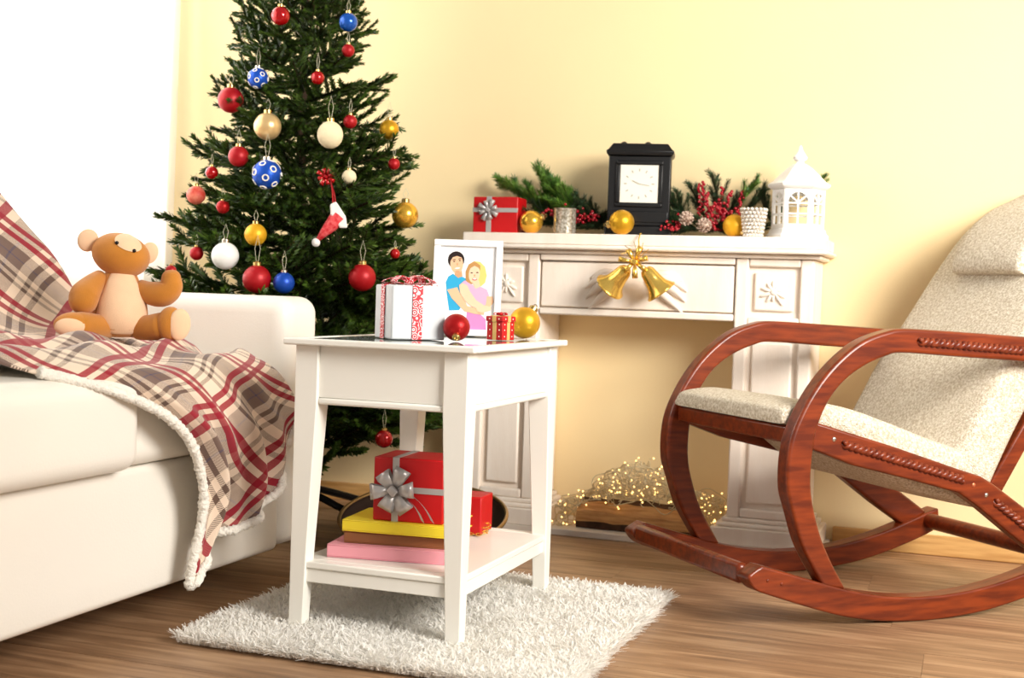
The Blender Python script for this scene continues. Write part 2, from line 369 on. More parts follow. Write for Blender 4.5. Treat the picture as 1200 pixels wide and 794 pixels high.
# curtain
def curtain():
    nu, nz = 260, 24; m = MB(); vs = []; fs = []
    for j in range(nz+1):
        z = .03+2.6*j/nz
        for i in range(nu+1):
            t = i/nu; yy = .7+3.105*t
            a = .020*math.sin(yy*46+.6*math.sin(yy*5))+.012*math.sin(yy*23+1.3+z*.25)+.006*math.sin(yy*91)
            vs.append((-2.60+a*(1-.35*j/nz), yy+.006*math.sin(z*3+yy*9), z))
    for j in range(nz):
        for i in range(nu): k = j*(nu+1)+i; fs.append((k, k+1, k+nu+2, k+nu+1))
    m.add(vs, fs); o = m.build('curtain', 'sheer_fabric', None, smooth=180)
    tag(o, 'white sheer floor-length curtain over the window behind the sofa', 'curtain')
curtain()

# ================================================================== sofa
sofa = thing('sofa', 'white leather sofa with rounded arm beside the tree', 'sofa', (-1.93, 1.85, 0))
sx, sy = 1.93, -1.85
def sb(name, x0, x1, y0, y1, z0, z1, r, crown=0, **k): return MB().rbox(x0+sx, x1+sx, y0+sy, y1+sy, z0, z1, r, crown, **k).build(name, 'leather', sofa, smooth=60)
sb('base', -2.40, -1.515, .72, 2.668, .08, .338, .016)
sb('seat_cushion', -2.12, -1.462, .95, 2.062, .34, .518, .036, .022)
sb('seat_cushion', -2.12, -1.492, 2.066, 2.664, .34, .505, .036, .02)
sb('armrest', -2.44, -1.512, 2.672, 2.842, .08, .672, .042)
sb('armrest', -2.44, -1.512, .55, .715, .08, .672, .042)
sb('back_panel', -2.50, -2.33, .72, 2.668, .08, .655, .03)
for y0, y1 in ((.95, 1.76), (1.765, 2.575)):
    m = MB().rbox(-.105, .095, y0+sy, y1+sy, -.03, .41, .06, .01, mid=8)
    R = rotm(0, math.radians(-24), 0); m.v = [tuple(R @ Vector((v[0], 0, v[2])) + Vector((-2.12+sx-.05, v[1], .525))) for v in m.v]
    m.build('back_cushion', 'leather', sofa, smooth=60)
for x in (-2.36, -1.78):
    for yy in (.8, 2.6): MB().lathe([(.022, 0), (.026, .085)], 12, (x+sx, yy+sy, 0)).build('foot', 'dark_wood_foot', sofa)

# ================================================================== plaid throw
def throw():
    rows = [ # per row: list of 6 (x,y,z)
     [(-2.47, y_, .80) for y_ in (1.2, 1.5, 1.8, 2.08, 2.33, 2.57)],
     [(-2.325, y_, .965) for y_ in (1.2, 1.5, 1.8, 2.06, 2.30, 2.54)],
     [(-2.135, y_, .785) for y_ in (1.22, 1.5, 1.8, 2.08, 2.32, 2.565)],
     [(-1.985, y_, .60) for y_ in (1.25, 1.55, 1.85, 2.12, 2.36, 2.60)],
     [(-1.78, 1.40, .562), (-1.77, 1.7, .564), (-1.75, 1.95, .565), (-1.73, 2.17, .555), (-1.72, 2.38, .548), (-1.72, 2.59, .535)],
     [(-1.545, 1.72, .553), (-1.515, 1.93, .548), (-1.50, 2.11, .538), (-1.50, 2.26, .53), (-1.50, 2.41, .53), (-1.52, 2.57, .525)],
     [(-1.438, 2.065, .452), (-1.437, 2.165, .44), (-1.437, 2.265, .43), (-1.455, 2.355, .42), (-1.448, 2.46, .43), (-1.458, 2.565, .447)],
     [(-1.436, 2.225, .290), (-1.437, 2.285, .285), (-1.455, 2.34, .285), (-1.445, 2.40, .29), (-1.435, 2.475, .315), (-1.455, 2.55, .375)],
     [(-1.455, 2.225, .086), (-1.46, 2.255, .125), (-1.478, 2.30, .180), (-1.44, 2.37, .200), (-1.442, 2.445, .232), (-1.46, 2.525, .325)]]
    P = np.array(rows); NR, NC = P.shape[:2]
    def cr(A, n):
        m = A.shape[0]; out = []
        ext = np.concatenate([[2*A[0]-A[1]], A, [2*A[-1]-A[-2]]])
        for q in np.linspace(0, m-1-1e-6, n):
            i = int(q); t = q-i; p0, p1, p2, p3 = ext[i:i+4]
            out.append(.5*((2*p1)+(-p0+p2)*t+(2*p0-5*p1+4*p2-p3)*t*t+(-p0+3*p1-3*p2+p3)*t**3))
        return np.array(out)
    nv, nu = 170, 120
    A = cr(P, nv); G = np.transpose(cr(np.transpose(A, (1, 0, 2)), nu), (1, 0, 2))     # nv x nu x 3
    V, U = np.meshgrid(np.linspace(0, NR-1, nv), np.linspace(0, 1, nu), indexing='ij')
    # folds: hanging pleats in front, soft ripples on the seat, slack on the back
    front = np.clip((V-4.9)/1.4, 0, 1); seat = np.exp(-((V-4.2)/.75)**2); back = np.exp(-((V-2.2)/.8)**2)
    G[..., 0] += front*(.024/(1+np.exp(-(U-.40-.02*np.sin(V*3))*45))-.006+.013*np.sin(U*17+.6*V)+.010*np.sin(U*31-V*.8)+.006)
    rip = .5+.5*np.sin(G[..., 0]*46+G[..., 1]*9+1.6*np.sin(G[..., 1]*5)); G[..., 2] += seat*(.030*rip**1.5+.010*np.sin(G[..., 1]*22+G[..., 0]*20))
    G[..., 0] += back*(.012*np.sin(U*15+V*2.2)+.006*np.sin(U*33-V*3))
    # the cloth's own flat coordinates
    dv = np.linalg.norm(np.diff(G[:, ::12], axis=0), axis=2).mean(1); t = np.concatenate([[0], np.cumsum(dv)])
    T = np.repeat(t[:, None], nu, 1); du = np.linalg.norm(np.diff(G, axis=1), axis=2); S = np.concatenate([np.cumsum(du[:, ::-1], axis=1)[:, ::-1], np.zeros((nv, 1))], 1)
    a = math.radians(33); uu = S*math.cos(a)+T*math.sin(a); vv = -S*math.sin(a)+T*math.cos(a)
    uu += .012*np.sin(T*9+U*5); vv += .012*np.sin(U*14+T*3)
    me = bpy.data.meshes.new('throw_blanket')
    idx = np.arange(nv*nu).reshape(nv, nu)
    fs = np.stack([idx[:-1, :-1], idx[:-1, 1:], idx[1:, 1:], idx[1:, :-1]], -1).reshape(-1, 4)
    me.from_pydata(G.reshape(-1, 3).tolist(), [], fs.tolist()); me.update()
    uvl = me.uv_layers.new(name='UVMap'); li = np.empty(len(me.loops), dtype=np.int32); me.loops.foreach_get('vertex_index', li)
    uvl.data.foreach_set('uv', np.stack([uu.ravel()[li], vv.ravel()[li]], -1).astype(np.float32).ravel())
    me.materials.append(MATS['plaid']); me.materials.append(MATS['fleece']); me.shade_smooth()
    root = thing('throw_blanket', 'red, taupe and cream plaid throw with fleece edging draped over the sofa', 'blanket', (0, 0, 0))
    o = link('plaid_cloth', me, root)
    so = o.modifiers.new('solid', 'SOLIDIFY'); so.thickness = .005; so.offset = 1 if True else -1; so.material_offset = 1
    # make normals point towards the room
    bm = bmesh.new(); bm.from_mesh(me); bm.normal_update()
    if sum(f.normal.x+f.normal.z for f in bm.faces) < 0:
        bmesh.ops.reverse_faces(bm, faces=bm.faces)
    bm.to_mesh(me); bm.free(); so.offset = -1
    j0 = int(5.3/(NR-1)*(nv-1))
    path = [G[i, 0] for i in range(j0, nv)]+[G[nv-1, k] for k in range(1, nu)]+[G[i, nu-1] for i in range(nv-2, int(6.5/(NR-1)*nv), -1)]
    path = np.array(path); d = np.concatenate([[0], np.cumsum(np.linalg.norm(np.diff(path, axis=0), axis=1))])
    n = int(d[-1]/.0035); q = np.linspace(0, d[-1], n); pp = np.stack([np.interp(q, d, path[:, k]) for k in range(3)], -1)
    for _ in range(6): pp[1:-1] = (pp[:-2]+pp[1:-1]*2+pp[2:])/4
    pp[:, 0] += .004
    m = MB(); rr = .0095+.0009*rng.standard_normal(n); rr = np.clip(rr, .008, .012); m.tube(pp.tolist(), rr.tolist(), 10)
    m.v = [tuple(np.array(v)+.0009*rng.standard_normal(3)) for v in m.v]
    tag(m.build('fleece_trim', 'fleece', root, smooth=180), 'cream curly fleece edge')
throw()

# ================================================================== teddy bear
def bear():
    t = thing('teddy_bear', 'orange-brown and peach plush teddy bear sitting on the plaid throw', 'toy', (-1.755, 2.385, .572), math.radians(37))
    S = 2660.0
    def P(cx, cy, y=0): return ((cx-430)/S, y, (705-cy)/S)
    def el(name, m, cx, cy, y, r, rot=None, par=t, rz=0): return MB().ell(P(cx, cy, y), r, rot, 28, 20).build(name, m, par, smooth=180)
    body = MB().lathe([(.004, 0), (.036, .002), (.055, .018), (.0605, .046), (.057, .078), (.046, .11), (.034, .138), (.02, .15)], 32, P(412, 705)); body.build('torso', 'plush_brown', t, smooth=180)
    # peach belly: a slightly larger shell over the front of the torso
    b2 = MB(); prof = [(.030, .003), (.050, .012), (.0605, .034), (.0622, .052), (.0585, .08), (.048, .11), (.036, .137), (.026, .147)]
    vs = []; fs = []; n = 18
    for k, (r, z) in enumerate(prof):
        wd = math.radians([30, 52, 62, 64, 62, 54, 46, 40][k])
        for i in range(n+1):
            a = -PI/2-wd+2*wd*i/n+.12; e = 1-.05*abs(i/n*2-1)**6
            vs.append((r*e*math.cos(a)-.006, r*e*math.sin(a)*1.04, z))
    for k in range(len(prof)-1):
        for i in range(n): q = k*(n+1)+i; fs.append((q, q+1, q+n+2, q+n+1))
    b2.add(vs, fs); o = b2.build('belly_patch', 'plush_peach', t, smooth=180); o.modifiers.new('s', 'SOLIDIFY').thickness = .003
    tilt = rotm(0, math.radians(14), 0)
    head = el('head', 'plush_brown', 412, 228, -.008, (.062, .052, .0475), tilt)
    hc = Vector(P(412, 228, -.008))
    # pale forehead patch following the head
    vs = []; fs = []; n = 16
    for i in range(n+1):
        for j in range(n+1):
            u, v = -1+2*i/n, -1+2*j/n
            k = math.sqrt(max(1, (u*u+v*v))); u, v = u/k if k > 1 else u, v/k if k > 1 else v
            lon = .18+u*.66; lat = .86+v*.62
            p = Vector((math.sin(lon)*math.cos(lat)*.0635, -math.cos(lon)*math.cos(lat)*.0535, math.sin(lat)*.049)); vs.append(tilt @ p+hc)
    for i in range(n):
        for j in range(n): q = i*(n+1)+j; fs.append((q, q+1, q+n+2, q+n+1))
    MB().add(vs, fs).build('forehead_patch', 'plush_peach', head, smooth=180)
    for cx, cy, r in ((228, 150, (.022, .010, .025)), (570, 208, (.019, .009, .024))): el('ear', 'plush_peach', cx, cy, .008, r, tilt)
    for cx, cy in ((387, 162), (483, 203)):
        lo = (cx-412)/S; p = Vector((lo, 0, (228-cy)/S)); q = tilt.inverted() @ p
        yy = -.053*math.sqrt(max(0, 1-(q.x/.063)**2-(q.z/.049)**2)); MB().ell(tilt @ Vector((q.x, yy-.001, q.z))+hc, .0042, None, 10, 8).build('eye', 'black_plastic', head, smooth=180)
    def limb(name, pts, rad):
        A = np.array([(*p, r) for p, r in zip(pts, rad)]); m_ = len(A); ext = np.concatenate([[2*A[0]-A[1]], A, [2*A[-1]-A[-2]]]); out = []
        for q in np.linspace(0, m_-1-1e-6, 22):
            k = int(q); f = q-k; p0, p1, p2, p3 = ext[k:k+4]; out.append(.5*((2*p1)+(-p0+p2)*f+(2*p0-5*p1+4*p2-p3)*f*f+(-p0+3*p1-3*p2+p3)*f**3))
        out = np.array(out); d = out[-1, :3]-out[-2, :3]; d /= np.linalg.norm(d); r = out[-1, 3]
        cap = [np.array([*(out[-1, :3]+d*r*math.sin(a)*.9), r*math.cos(a)]) for a in (.35, .7, 1.0, 1.25, 1.45, 1.55)]
        out = np.concatenate([out, cap]); return MB().tube(out[:, :3].tolist(), np.maximum(out[:, 3], .0008).tolist(), 22).build(name, 'plush_brown', t, smooth=180)
    limb('arm', [P(305, 358, -.004), P(262, 405, -.026), P(222, 462, -.044), P(212, 500, -.052)], [.017, .024, .031, .030])
    limb('arm', [P(515, 410, -.006), P(575, 440, -.02), P(645, 445, -.034), P(690, 405, -.040), P(693, 350, -.040)], [.018, .025, .028, .026, .021])
    lg = limb('leg', [P(340, 650, -.02), P(270, 642, -.05), P(200, 634, -.074)], [.026, .028, .029]); MB().ell(P(165, 632, -.082), (.041, .026, .027), rotm(.25, 0, .25), 26, 16).build('foot', 'plush_brown', lg, smooth=180)
    MB().ell(P(156, 642, -.096), (.035, .015, .0205), rotm(.25, 0, .25), 26, 14).build('foot_pad', 'plush_peach', lg, smooth=180)
    lg = limb('leg', [P(520, 645, -.02), P(585, 640, -.045), P(640, 630, -.062)], [.026, .028, .030]); MB().ell(P(688, 612, -.080), (.028, .026, .037), rotm(.12, 0, .45), 26, 16).build('foot', 'plush_brown', lg, smooth=180)
    MB().ell(P(738, 614, -.094), (.0245, .013, .0345), rotm(.12, 0, .30), 26, 14).build('foot_pad', 'plush_peach', lg, smooth=180)
    hb = Matrix.Translation(t.location) @ Matrix.Rotation(math.radians(37), 4, 'Z') @ Vector(P(690, 308, -.036))
    return hb
paw = bear()

# ================================================================== baubles
def bauble(name, label, loc, r, m, cap='cap_gold', string=.03, rings=False, tilt=None, group='tree ornaments', oval=1):
    t = thing(name, label, 'ornament', (loc[0], loc[1], loc[2]), 0, group)
    if tilt: t.rotation_euler = tilt
    b = MB().ell((0, 0, 0), (r, r, r*oval), None, 28, 20).build('ball', m, t, smooth=180)
    z = r*oval
    MB().lathe([(r*.3, z*.93), (r*.3, z*1.18), (r*.24, z*1.24), (r*.1, z*1.26)], 14).build('cap', cap, t)
    m2 = MB()
    if string: m2.tube([(-r*.07, 0, z*1.2), (-r*.22, 0, z*1.2+string*.5), (0, 0, z*1.2+string), (r*.22, 0, z*1.2+string*.5), (r*.07, 0, z*1.2)], .0007, 5)
    else: m2.torus((0, 0, z*1.33), r*.12, r*.03, rotm(PI/2, 0, 0), 12, 5)
    m2.build('hanging_loop', 'thread' if string else cap, t)
    if rings:
        m3 = MB()
        for k in range(16):
            zz = 1-2*(k+.5)/16; a = k*2.39996; q = math.sqrt(1-zz*zz); nrm = Vector((q*math.cos(a), q*math.sin(a), zz))
            m3.torus(nrm*r*.985, r*.2, r*.055, Vector((0, 0, 1)).rotation_difference(nrm).to_matrix(), 14, 5)
        m3.build('ring_pattern', 'bead_white', b, smooth=180)
    return t
TX, TY = -1.86, 3.34
ORN = [
 ('red_bauble', 'glossy red bauble near the top of the tree', -1.828, 3.161, 1.433, .0258, 'bauble_red_shiny', {}),
 ('blue_bauble', 'glossy plain blue bauble near the top of the tree', -1.685, 3.254, 1.431, .0260, 'bauble_blue_shiny', {}),
 ('red_bauble', 'small red bauble just below the top blue bauble', -1.672, 3.235, 1.349, .0177, 'bauble_red_matte', {}),
 ('blue_bauble', 'smaller, upper blue bauble with white rings', -1.863, 3.116, 1.257, .0279, 'bauble_blue_glitter', dict(rings=True, cap='cap_silver', string=.05)),
 ('red_bauble', 'small shiny red bauble hanging in the upper middle of the tree', -1.715, 3.157, 1.262, .0185, 'bauble_red_shiny', dict(string=.045)),
 ('red_bauble', 'large matte red bauble on the upper left side of the tree', -1.946, 3.123, 1.201, .0352, 'bauble_red_matte', {}),
 ('champagne_bauble', 'large champagne gold bauble left of the tree centre', -1.813, 3.083, 1.122, .0368, 'bauble_champagne', {}),
 ('cream_bauble', 'oval cream textured bauble right of the tree centre', -1.658, 3.127, 1.104, .0345, 'bauble_cream', dict(oval=1.06, string=.06)),
 ('red_bauble', 'small red bauble beside the cream textured bauble', -1.639, 3.197, 1.149, .0186, 'bauble_red_matte', dict(string=.04)),
 ('gold_bauble', 'gold glitter bauble on the upper right edge of the tree', -1.591, 3.329, 1.145, .0276, 'bauble_gold_glitter', dict(string=.045)),
 ('red_bauble', 'matte red bauble just above the large ringed blue bauble', -1.883, 3.063, 1.040, .0276, 'bauble_red_matte', dict(string=.04)),
 ('blue_bauble', 'large blue glitter bauble with white rings, mid tree', -1.793, 3.051, .991, .0387, 'bauble_blue_glitter', dict(rings=True, cap='cap_silver', string=.06)),
 ('red_bauble', 'small red bauble on the right edge above the big gold ball', -1.568, 3.320, 1.048, .0167, 'bauble_red_matte', {}),
 ('red_bauble', 'small glossy red bauble above the patterned red bauble', -1.970, 3.077, .998, .0175, 'bauble_red_shiny', {}),
 ('patterned_bauble', 'dull red bauble with pale pattern on the left edge of the tree', -2.027, 3.093, .938, .0259, 'bauble_pattern', {}),
 ('red_bauble', 'small red glitter bauble half hidden in the left branches', -1.905, 3.029, .902, .0180, 'bauble_red_glitter', {}),
 ('cream_bauble', 'small cream bauble tucked behind the red star bow', -1.620, 3.165, .996, .0195, 'bauble_cream', {}),
 ('yellow_bauble', 'yellow gold textured bauble above the white bauble', -1.797, 3.010, .829, .0293, 'bauble_yellow', dict(string=.03)),
 ('white_bauble', 'plain white bauble hanging above the sofa arm', -1.873, 2.993, .771, .0362, 'bauble_white', dict(cap='cap_silver', string=.04)),
 ('red_bauble', 'large matte red bauble touching the blue one above the sofa arm', -1.775, 2.984, .712, .0369, 'bauble_red_matte', dict(string=.07)),
 ('blue_bauble', 'matte blue bauble above the sofa arm', -1.709, 3.003, .705, .0279, 'bauble_blue_matte', dict(cap='cap_silver', string=.05)),
 ('red_bauble', 'small red bauble at the far left of the tree by the curtain', -1.973, 3.017, .776, .0184, 'bauble_red_matte', {}),
 ('gold_bauble', 'large smooth gold bauble on the right edge of the tree', -1.531, 3.324, .906, .0370, 'bauble_gold', {}),
 ('red_bauble', 'large red bauble left of the white gift box', -1.554, 3.127, .726, .0364, 'bauble_red_matte', dict(string=.055)),
 ('red_bauble', 'tiny shiny red bauble just above the white gift box', -1.517, 3.240, .795, .0140, 'bauble_red_shiny', dict(string=.02)),
 ('red_bauble', 'red bauble hanging low on the tree, seen under the side table', -1.456, 3.083, .307, .0235, 'bauble_red_shiny', dict(string=.05)),
]
for nm, lb, x, y_, z, r, m, kw in ORN:
    q = math.hypot(x-TX, y_-TY); k = (q+.016)/q      # hang just clear of the branch tips
    bauble(nm, lb, (TX+(x-TX)*k, TY+(y_-TY)*k, z), r, m, **kw)
bauble('red_bauble', 'small red bauble held in the teddy bear\'s raised paw', paw, .012, 'bauble_red_matte', string=0, group='')['group'] = 'small held ornament'

def bow(parent, c, R, size, m, name='bow', loops=6, w=.35):
    o = MB(); c = Vector(c)
    for k in range(loops):
        a = 2*PI*k/loops+.3; L_ = size*(1 if k % 2 else .86); d = Vector((math.cos(a), 0, math.sin(a))); n = Vector((-math.sin(a), 0, math.cos(a))); out = Vector((0, -1, 0))
        prof = [(0, .02), (.35, .34), (.75, .46), (1, .28), (.95, .10), (.5, .03), (0, .0)]
        vs = []; ww = [.3, .62, .9, 1.08, 1.08, .7, .35]
        for (x, h), q in zip(prof, ww):
            for sgn in (-1, 1): vs.append(c+R @ (d*x*L_+out*h*size*.9+n*sgn*w*size*.5*q))
        o.add(vs, [(2*i, 2*i+1, 2*i+3, 2*i+2) for i in range(6)])
    ob = o.build(name, m, parent, smooth=50); ob.modifiers.new('s', 'SOLIDIFY').thickness = .0012
    kn = MB().rbox(-size*.2, size*.2, -size*.44, -size*.06, -size*.16, size*.16, size*.07, mid=2); kn.v = [tuple(c+R @ (rotm(0, .5, 0) @ Vector(q))) for q in kn.v]; kn.build('knot', m, ob, smooth=180)
    return ob
t = thing('red_star_bow', 'small red ribbon star bow in the right of the tree', 'ornament', (-1.648, 3.10, .991), math.radians(28), 'tree ornaments'); bow(t, (0, 0, 0), rotm(), .026, 'bauble_red_shiny', 'loops', 8, .4)
t = thing('hat_ornament', 'little red patterned hat with white brim and pompom hanging on red ribbon', 'ornament', (-1.612, 3.085, .868), math.radians(28), 'tree ornaments')
R0 = rotm(0, math.radians(24), 0)
MB().tube([R0 @ Vector(p) for p in ((.004, 0, .02), (-.004, -.004, -.01), (-.012, -.006, -.035), (-.018, -.006, -.058))], [.023, .018, .012, .006], 14).build('hat_body', 'red_stocking', t, smooth=180)
MB().prism([(-.012, .048), (.004, .056), (.030, .018), (.036, -.012), (.016, -.014), (.006, .0), (-.010, .022)], -.018, .010, lambda a, b, h: (a, h, b)).build('brim', 'hat_white', t, bevel=.004)
MB().ell(R0 @ Vector((-.020, -.006, -.068)), .0115, None, 14, 10).build('pompom', 'hat_white', t, smooth=180)
MB().tube([(-.004, -.004, .05), (-.006, -.004, .075), (-.012, 0, .11), (-.001, 0, .075), (.002, -.004, .05)], .0022, 6).build('hanging_ribbon', 'bauble_red_matte', t)

# ================================================================== tree
def branch_mesh(name, L_, twigs, m, seed, nlen=.022, dens=420, wid=.0032, stem=True, spread=1.0, fan=(.85, .75)):
    r = random.Random(seed); o = MB(); segs = []
    def add_twig(p0, d, L2, droop):
        pts = []; p = Vector(p0); dd = Vector(d).normalized(); n = 5
        for i in range(n+1): pts.append(p.copy()); p = p+dd*(L2/n); dd = (dd+Vector((0, 0, droop))).normalized()
        segs.append(pts); return pts
    main = add_twig((0, 0, 0), (1, 0, .0), L_, r.uniform(-.03, .05))
    for k in range(twigs):
        f = .22+.74*(k+.5)/twigs; i = f*5; a = int(min(4, i)); p = main[a].lerp(main[a+1], i-a)
        sgn = 1 if k % 2 else -1; L2 = L_*(.46*(1-f)+.17)*r.uniform(.85, 1.2)
        add_twig(p, (.75, sgn*.7*spread, r.uniform(-.22, .42)), L2, r.uniform(-.02, .07))
    vs = []; fs = []
    for pts in segs:
        Ls = (pts[-1]-pts[0]).length; n = max(6, int(Ls*dens))
        for k in range(n):
            f = (k+.5)/n; i = f*5; a = int(min(4, i)); p = pts[a].lerp(pts[a+1], i-a); d = (pts[a+1]-pts[a]).normalized()
            x = d.cross(Vector((0, 0, 1))).normalized(); yv = x.cross(d); th = k*2.4+r.uniform(-.4, .4)
            side = x*math.cos(th)*1.15+yv*math.sin(th)*.8
            q = (side*fan[0]+d*(fan[1]+.9*max(0, f-.8)*5*.4)).normalized(); l = nlen*r.uniform(.75, 1.15)*(1 if f < .93 else .8)
            wv = q.cross(d); wv = (wv.normalized() if wv.length > .01 else x)*wid*.5
            b = len(vs); vs += [p-wv*.6, p+wv*.6, p+q*l*.6+wv, p+q*l, p+q*l*.6-wv]; fs.append((b, b+1, b+2, b+3, b+4))
    o.add(vs, fs); o.cur = 1
    if stem:
        for k, pts in enumerate(segs): o.tube(pts, [.0034 if k == 0 else .0018]*len(pts), 4)
    me = bpy.data.meshes.new(name); me.from_pydata([tuple(v) for v in o.v], [], o.f); me.materials.append(MATS[m]); me.materials.append(MATS['bark'])
    me.polygons.foreach_set('material_index', o.mi); me.update(); return me
def tree():
    t = thing('christmas_tree', 'tall green artificial fir tree in the corner between sofa and fireplace', 'tree', (TX, TY, 0))
    MB().tube([(0, 0, .03), (.004, 0, .8), (0, .003, 1.5), (0, 0, 2.1)], [.020, .017, .012, .005], 10).build('trunk', 'bark', t)
    st = MB().lathe([(.028, .02), (.028, .20)], 14).build('stand', 'black_metal', t)
    for k in range(4):
        a = k*PI/2-.25; d = Vector((math.cos(a), math.sin(a), 0))
        MB().tube([d*.02+Vector((0, 0, .16)), d*.10+Vector((0, 0, .10)), d*.26+Vector((0, 0, .055)), d*.40+Vector((0, 0, .012))], .011, 8).build('stand_leg', 'black_metal', st)
    V = [branch_mesh('branch', .40, 10, 'needle_green', 20+i, nlen=.030, dens=430, wid=.0068, fan=(.62, .95)) for i in range(5)]
    r = random.Random(5); n = 262
    for i in range(n):
        f = (i+.5)/n; z = .26+1.86*(1-math.sqrt(1-f*.985))*1.0 if False else .24+1.87*f**1.12
        a = i*2.39996+r.uniform(-.3, .3); Rz = .275*(2.15-z)
        inner = (i % 5 == 0)
        el = math.radians(2+22*(z/2.1)**2+r.uniform(-9, 9))+(.35 if inner else 0)
        Lb = max(.10, Rz*r.uniform(.86, 1.06))*(.72 if inner else 1)
        Lb = min(Lb, .418/max(.3, abs(math.sin(a))))       # branches bend clear of wall and sofa
        o = link('branch', V[i % 5], t); s = Lb/.40; ss = max(.62, min(1.08, s*1.05))
        o.location = (0, 0, z-Lb*math.sin(el)*.55); o.scale = (s, ss, ss)
        o.rotation_euler = Euler((r.uniform(-.5, .5), -el, a))
tree()

# ================================================================== fireplace surround
def fireplace():
    X0, Y0 = -.921, 3.60
    t = thing('fireplace_surround', 'cream white carved mantelpiece standing against the yellow wall', 'fireplace', (X0, Y0, 0))
    def bb(name, *boxes, bevel=.004, m='plaster_white', par=t): return B(name, m, par, *[(b[0]-X0, b[1]-X0, b[2]-Y0, b[3]-Y0, b[4], b[5]) for b in boxes], bevel=bevel)
    YB = WY-.002
    bb('mantel_shelf', (-1.447, -.395, 3.59, YB, .844, .876), bevel=.003)
    bb('shelf_moulding', (-1.455, -.387, 3.583, YB, .830, .8435), bevel=.006)
    bb('shelf_moulding', (-1.437, -.405, 3.612, YB, .818, .8295), bevel=.004)
    for x0, x1 in ((-1.420, -1.216), (-.638, -.424)):
        c = bb('column', (x0, x1, 3.645, YB, .092, .8175))
        # stile and rail frame proud of the panels
        bb('column_frame', (x0, x0+.036, 3.628, 3.6448, .092, .8175), (x1-.036, x1, 3.628, 3.6448, .092, .8175), (x0+.036, x1-.036, 3.628, 3.6448, .795, .8175), (x0+.036, x1-.036, 3.628, 3.6448, .600, .655), (x0+.036, x1-.036, 3.628, 3.6448, .092, .118), par=c, bevel=.005)
        for z0, z1 in ((.672, .780), (.134, .585)): bb('raised_panel', (x0+.052, x1-.052, 3.634, 3.6448, z0, z1), par=c, bevel=.006)
        carve = MB(); cx, cz = (x0+x1)/2, .726
        for a, L_, w_ in ((200, .040, .011), (165, .036, .010), (235, .034, .010), (95, .030, .009), (60, .020, .010), (20, .024, .012), (-25, .034, .010), (-55, .044, .009), (130, .030, .010), (265, .026, .009)):
            a = math.radians(a); d = (math.cos(a), math.sin(a)); carve.ell((cx-X0+d[0]*L_*.55, 3.632-Y0, cz+d[1]*L_*.55), (L_*.5, .006, w_*.5), rotm(0, -a, 0), 12, 8)
        carve.ell((cx-X0, 3.631-Y0, cz), (.012, .008, .012), None, 12, 8); carve.build('carved_spray', 'plaster_white', c, smooth=180)
        pl_ = bb('plinth', (x0-.04, x1+.04, 3.602, YB, .0185, .066), bevel=.003)
        bb('plinth_moulding', (x0-.026, x1+.026, 3.612, YB, .0662, .079), par=pl_, bevel=.005); bb('plinth_moulding', (x0-.012, x1+.012, 3.622, YB, .0792, .0918), par=pl_, bevel=.004)
    bb('frieze', (-1.2155, -.6385, 3.650, YB, .640, .8175)); dr = bb('drawer_front', (-1.211, -.643, 3.634, 3.6498, .664, .795), bevel=.004)
    bb('frieze_strip', (-1.213, -.641, 3.624, 3.6498, .799, .8175), bevel=.003); bb('frieze_strip', (-1.213, -.641, 3.626, 3.6498, .641, .660), bevel=.004)
    # carved leaves spreading to both sides behind the bells
    for sgn in (-1, 1):
        o = MB(); cx = -.925
        for L_, dz, wv, b in ((.150, -.062, .015, .030), (.155, -.034, .013, .034), (.135, -.004, .011, .030), (.140, -.088, .011, .008)):
            pts = []; rr = []
            for k in range(13):
                f = k/12; pts.append((cx-X0+sgn*(.03+L_*f*.78), 3.632-Y0-.004*math.sin(PI*f), .745+dz*f+b*math.sin(PI*f*.9)*.8)); rr.append(.002+wv*math.sin(PI*min(1, f*.92+.06))**1.1)
            o.tube(pts, rr, 8, flat=1.0)
        o.build('carved_leaves', 'plaster_white', dr, smooth=180)
    tag(bb('hearth_slab', (-1.465, -.372, 3.592, YB, 0, .018), m='hearth_white', bevel=.002), 'off-white hearth board')
fireplace()

# ================================================================== things on the mantel
MZ = .8762
def gift(name, label, loc, rz, dx, dy, dz, wrap, rib, rw=.016, bow_m=None, bow_c=None, bow_R=None, bow_s=.04, offx=0, offy=0, group='wrapped gifts', bevel=.003):
    t = thing(name, label, 'gift', loc, rz, group); e = .0012
    B('wrapped_box', wrap, t, (-dx/2, dx/2, -dy/2, dy/2, 0, dz), bevel=bevel)
    if rib:
        a, b = dx/2+e, dy/2+e
        m = MB()
        for s_ in (-1, 1): m.box(offx-rw/2, offx+rw/2, s_*b-e, s_*b+e*.2, 0, dz+e); m.box(s_*a-e, s_*a+e*.2, offy-rw/2, offy+rw/2, 0, dz+e)
        m.box(offx-rw/2, offx+rw/2, -b, b, dz-e, dz+e); m.box(-a, a, offy-rw/2, offy+rw/2, dz-e, dz+e*1.2)
        m.build('ribbon', rib, t, bevel=.0004)
    if bow_m: bow(t, bow_c, bow_R or rotm(), bow_s, bow_m, 'bow', 6, .42)
    return t
t = gift('red_gift', 'red gift with silver cross ribbon and bow on the left end of the mantel', (-1.367, 3.685, MZ), .04, .140, .09, .108, 'red_wrap', None)
B('ribbon', 'silver_ribbon', t, (-.028, -.012, -.0465, -.0450, 0, .1085), (-.0705, .0705, -.0465, -.0450, .062, .075), (-.028, -.012, -.0465, .0465, .108, .1092), (-.0715, -.0700, -.046, .046, .062, .075), bevel=.0003)
bow(t, (-.020, -.047, .068), rotm(), .034, 'silver_ribbon', 'bow', 8, .36)
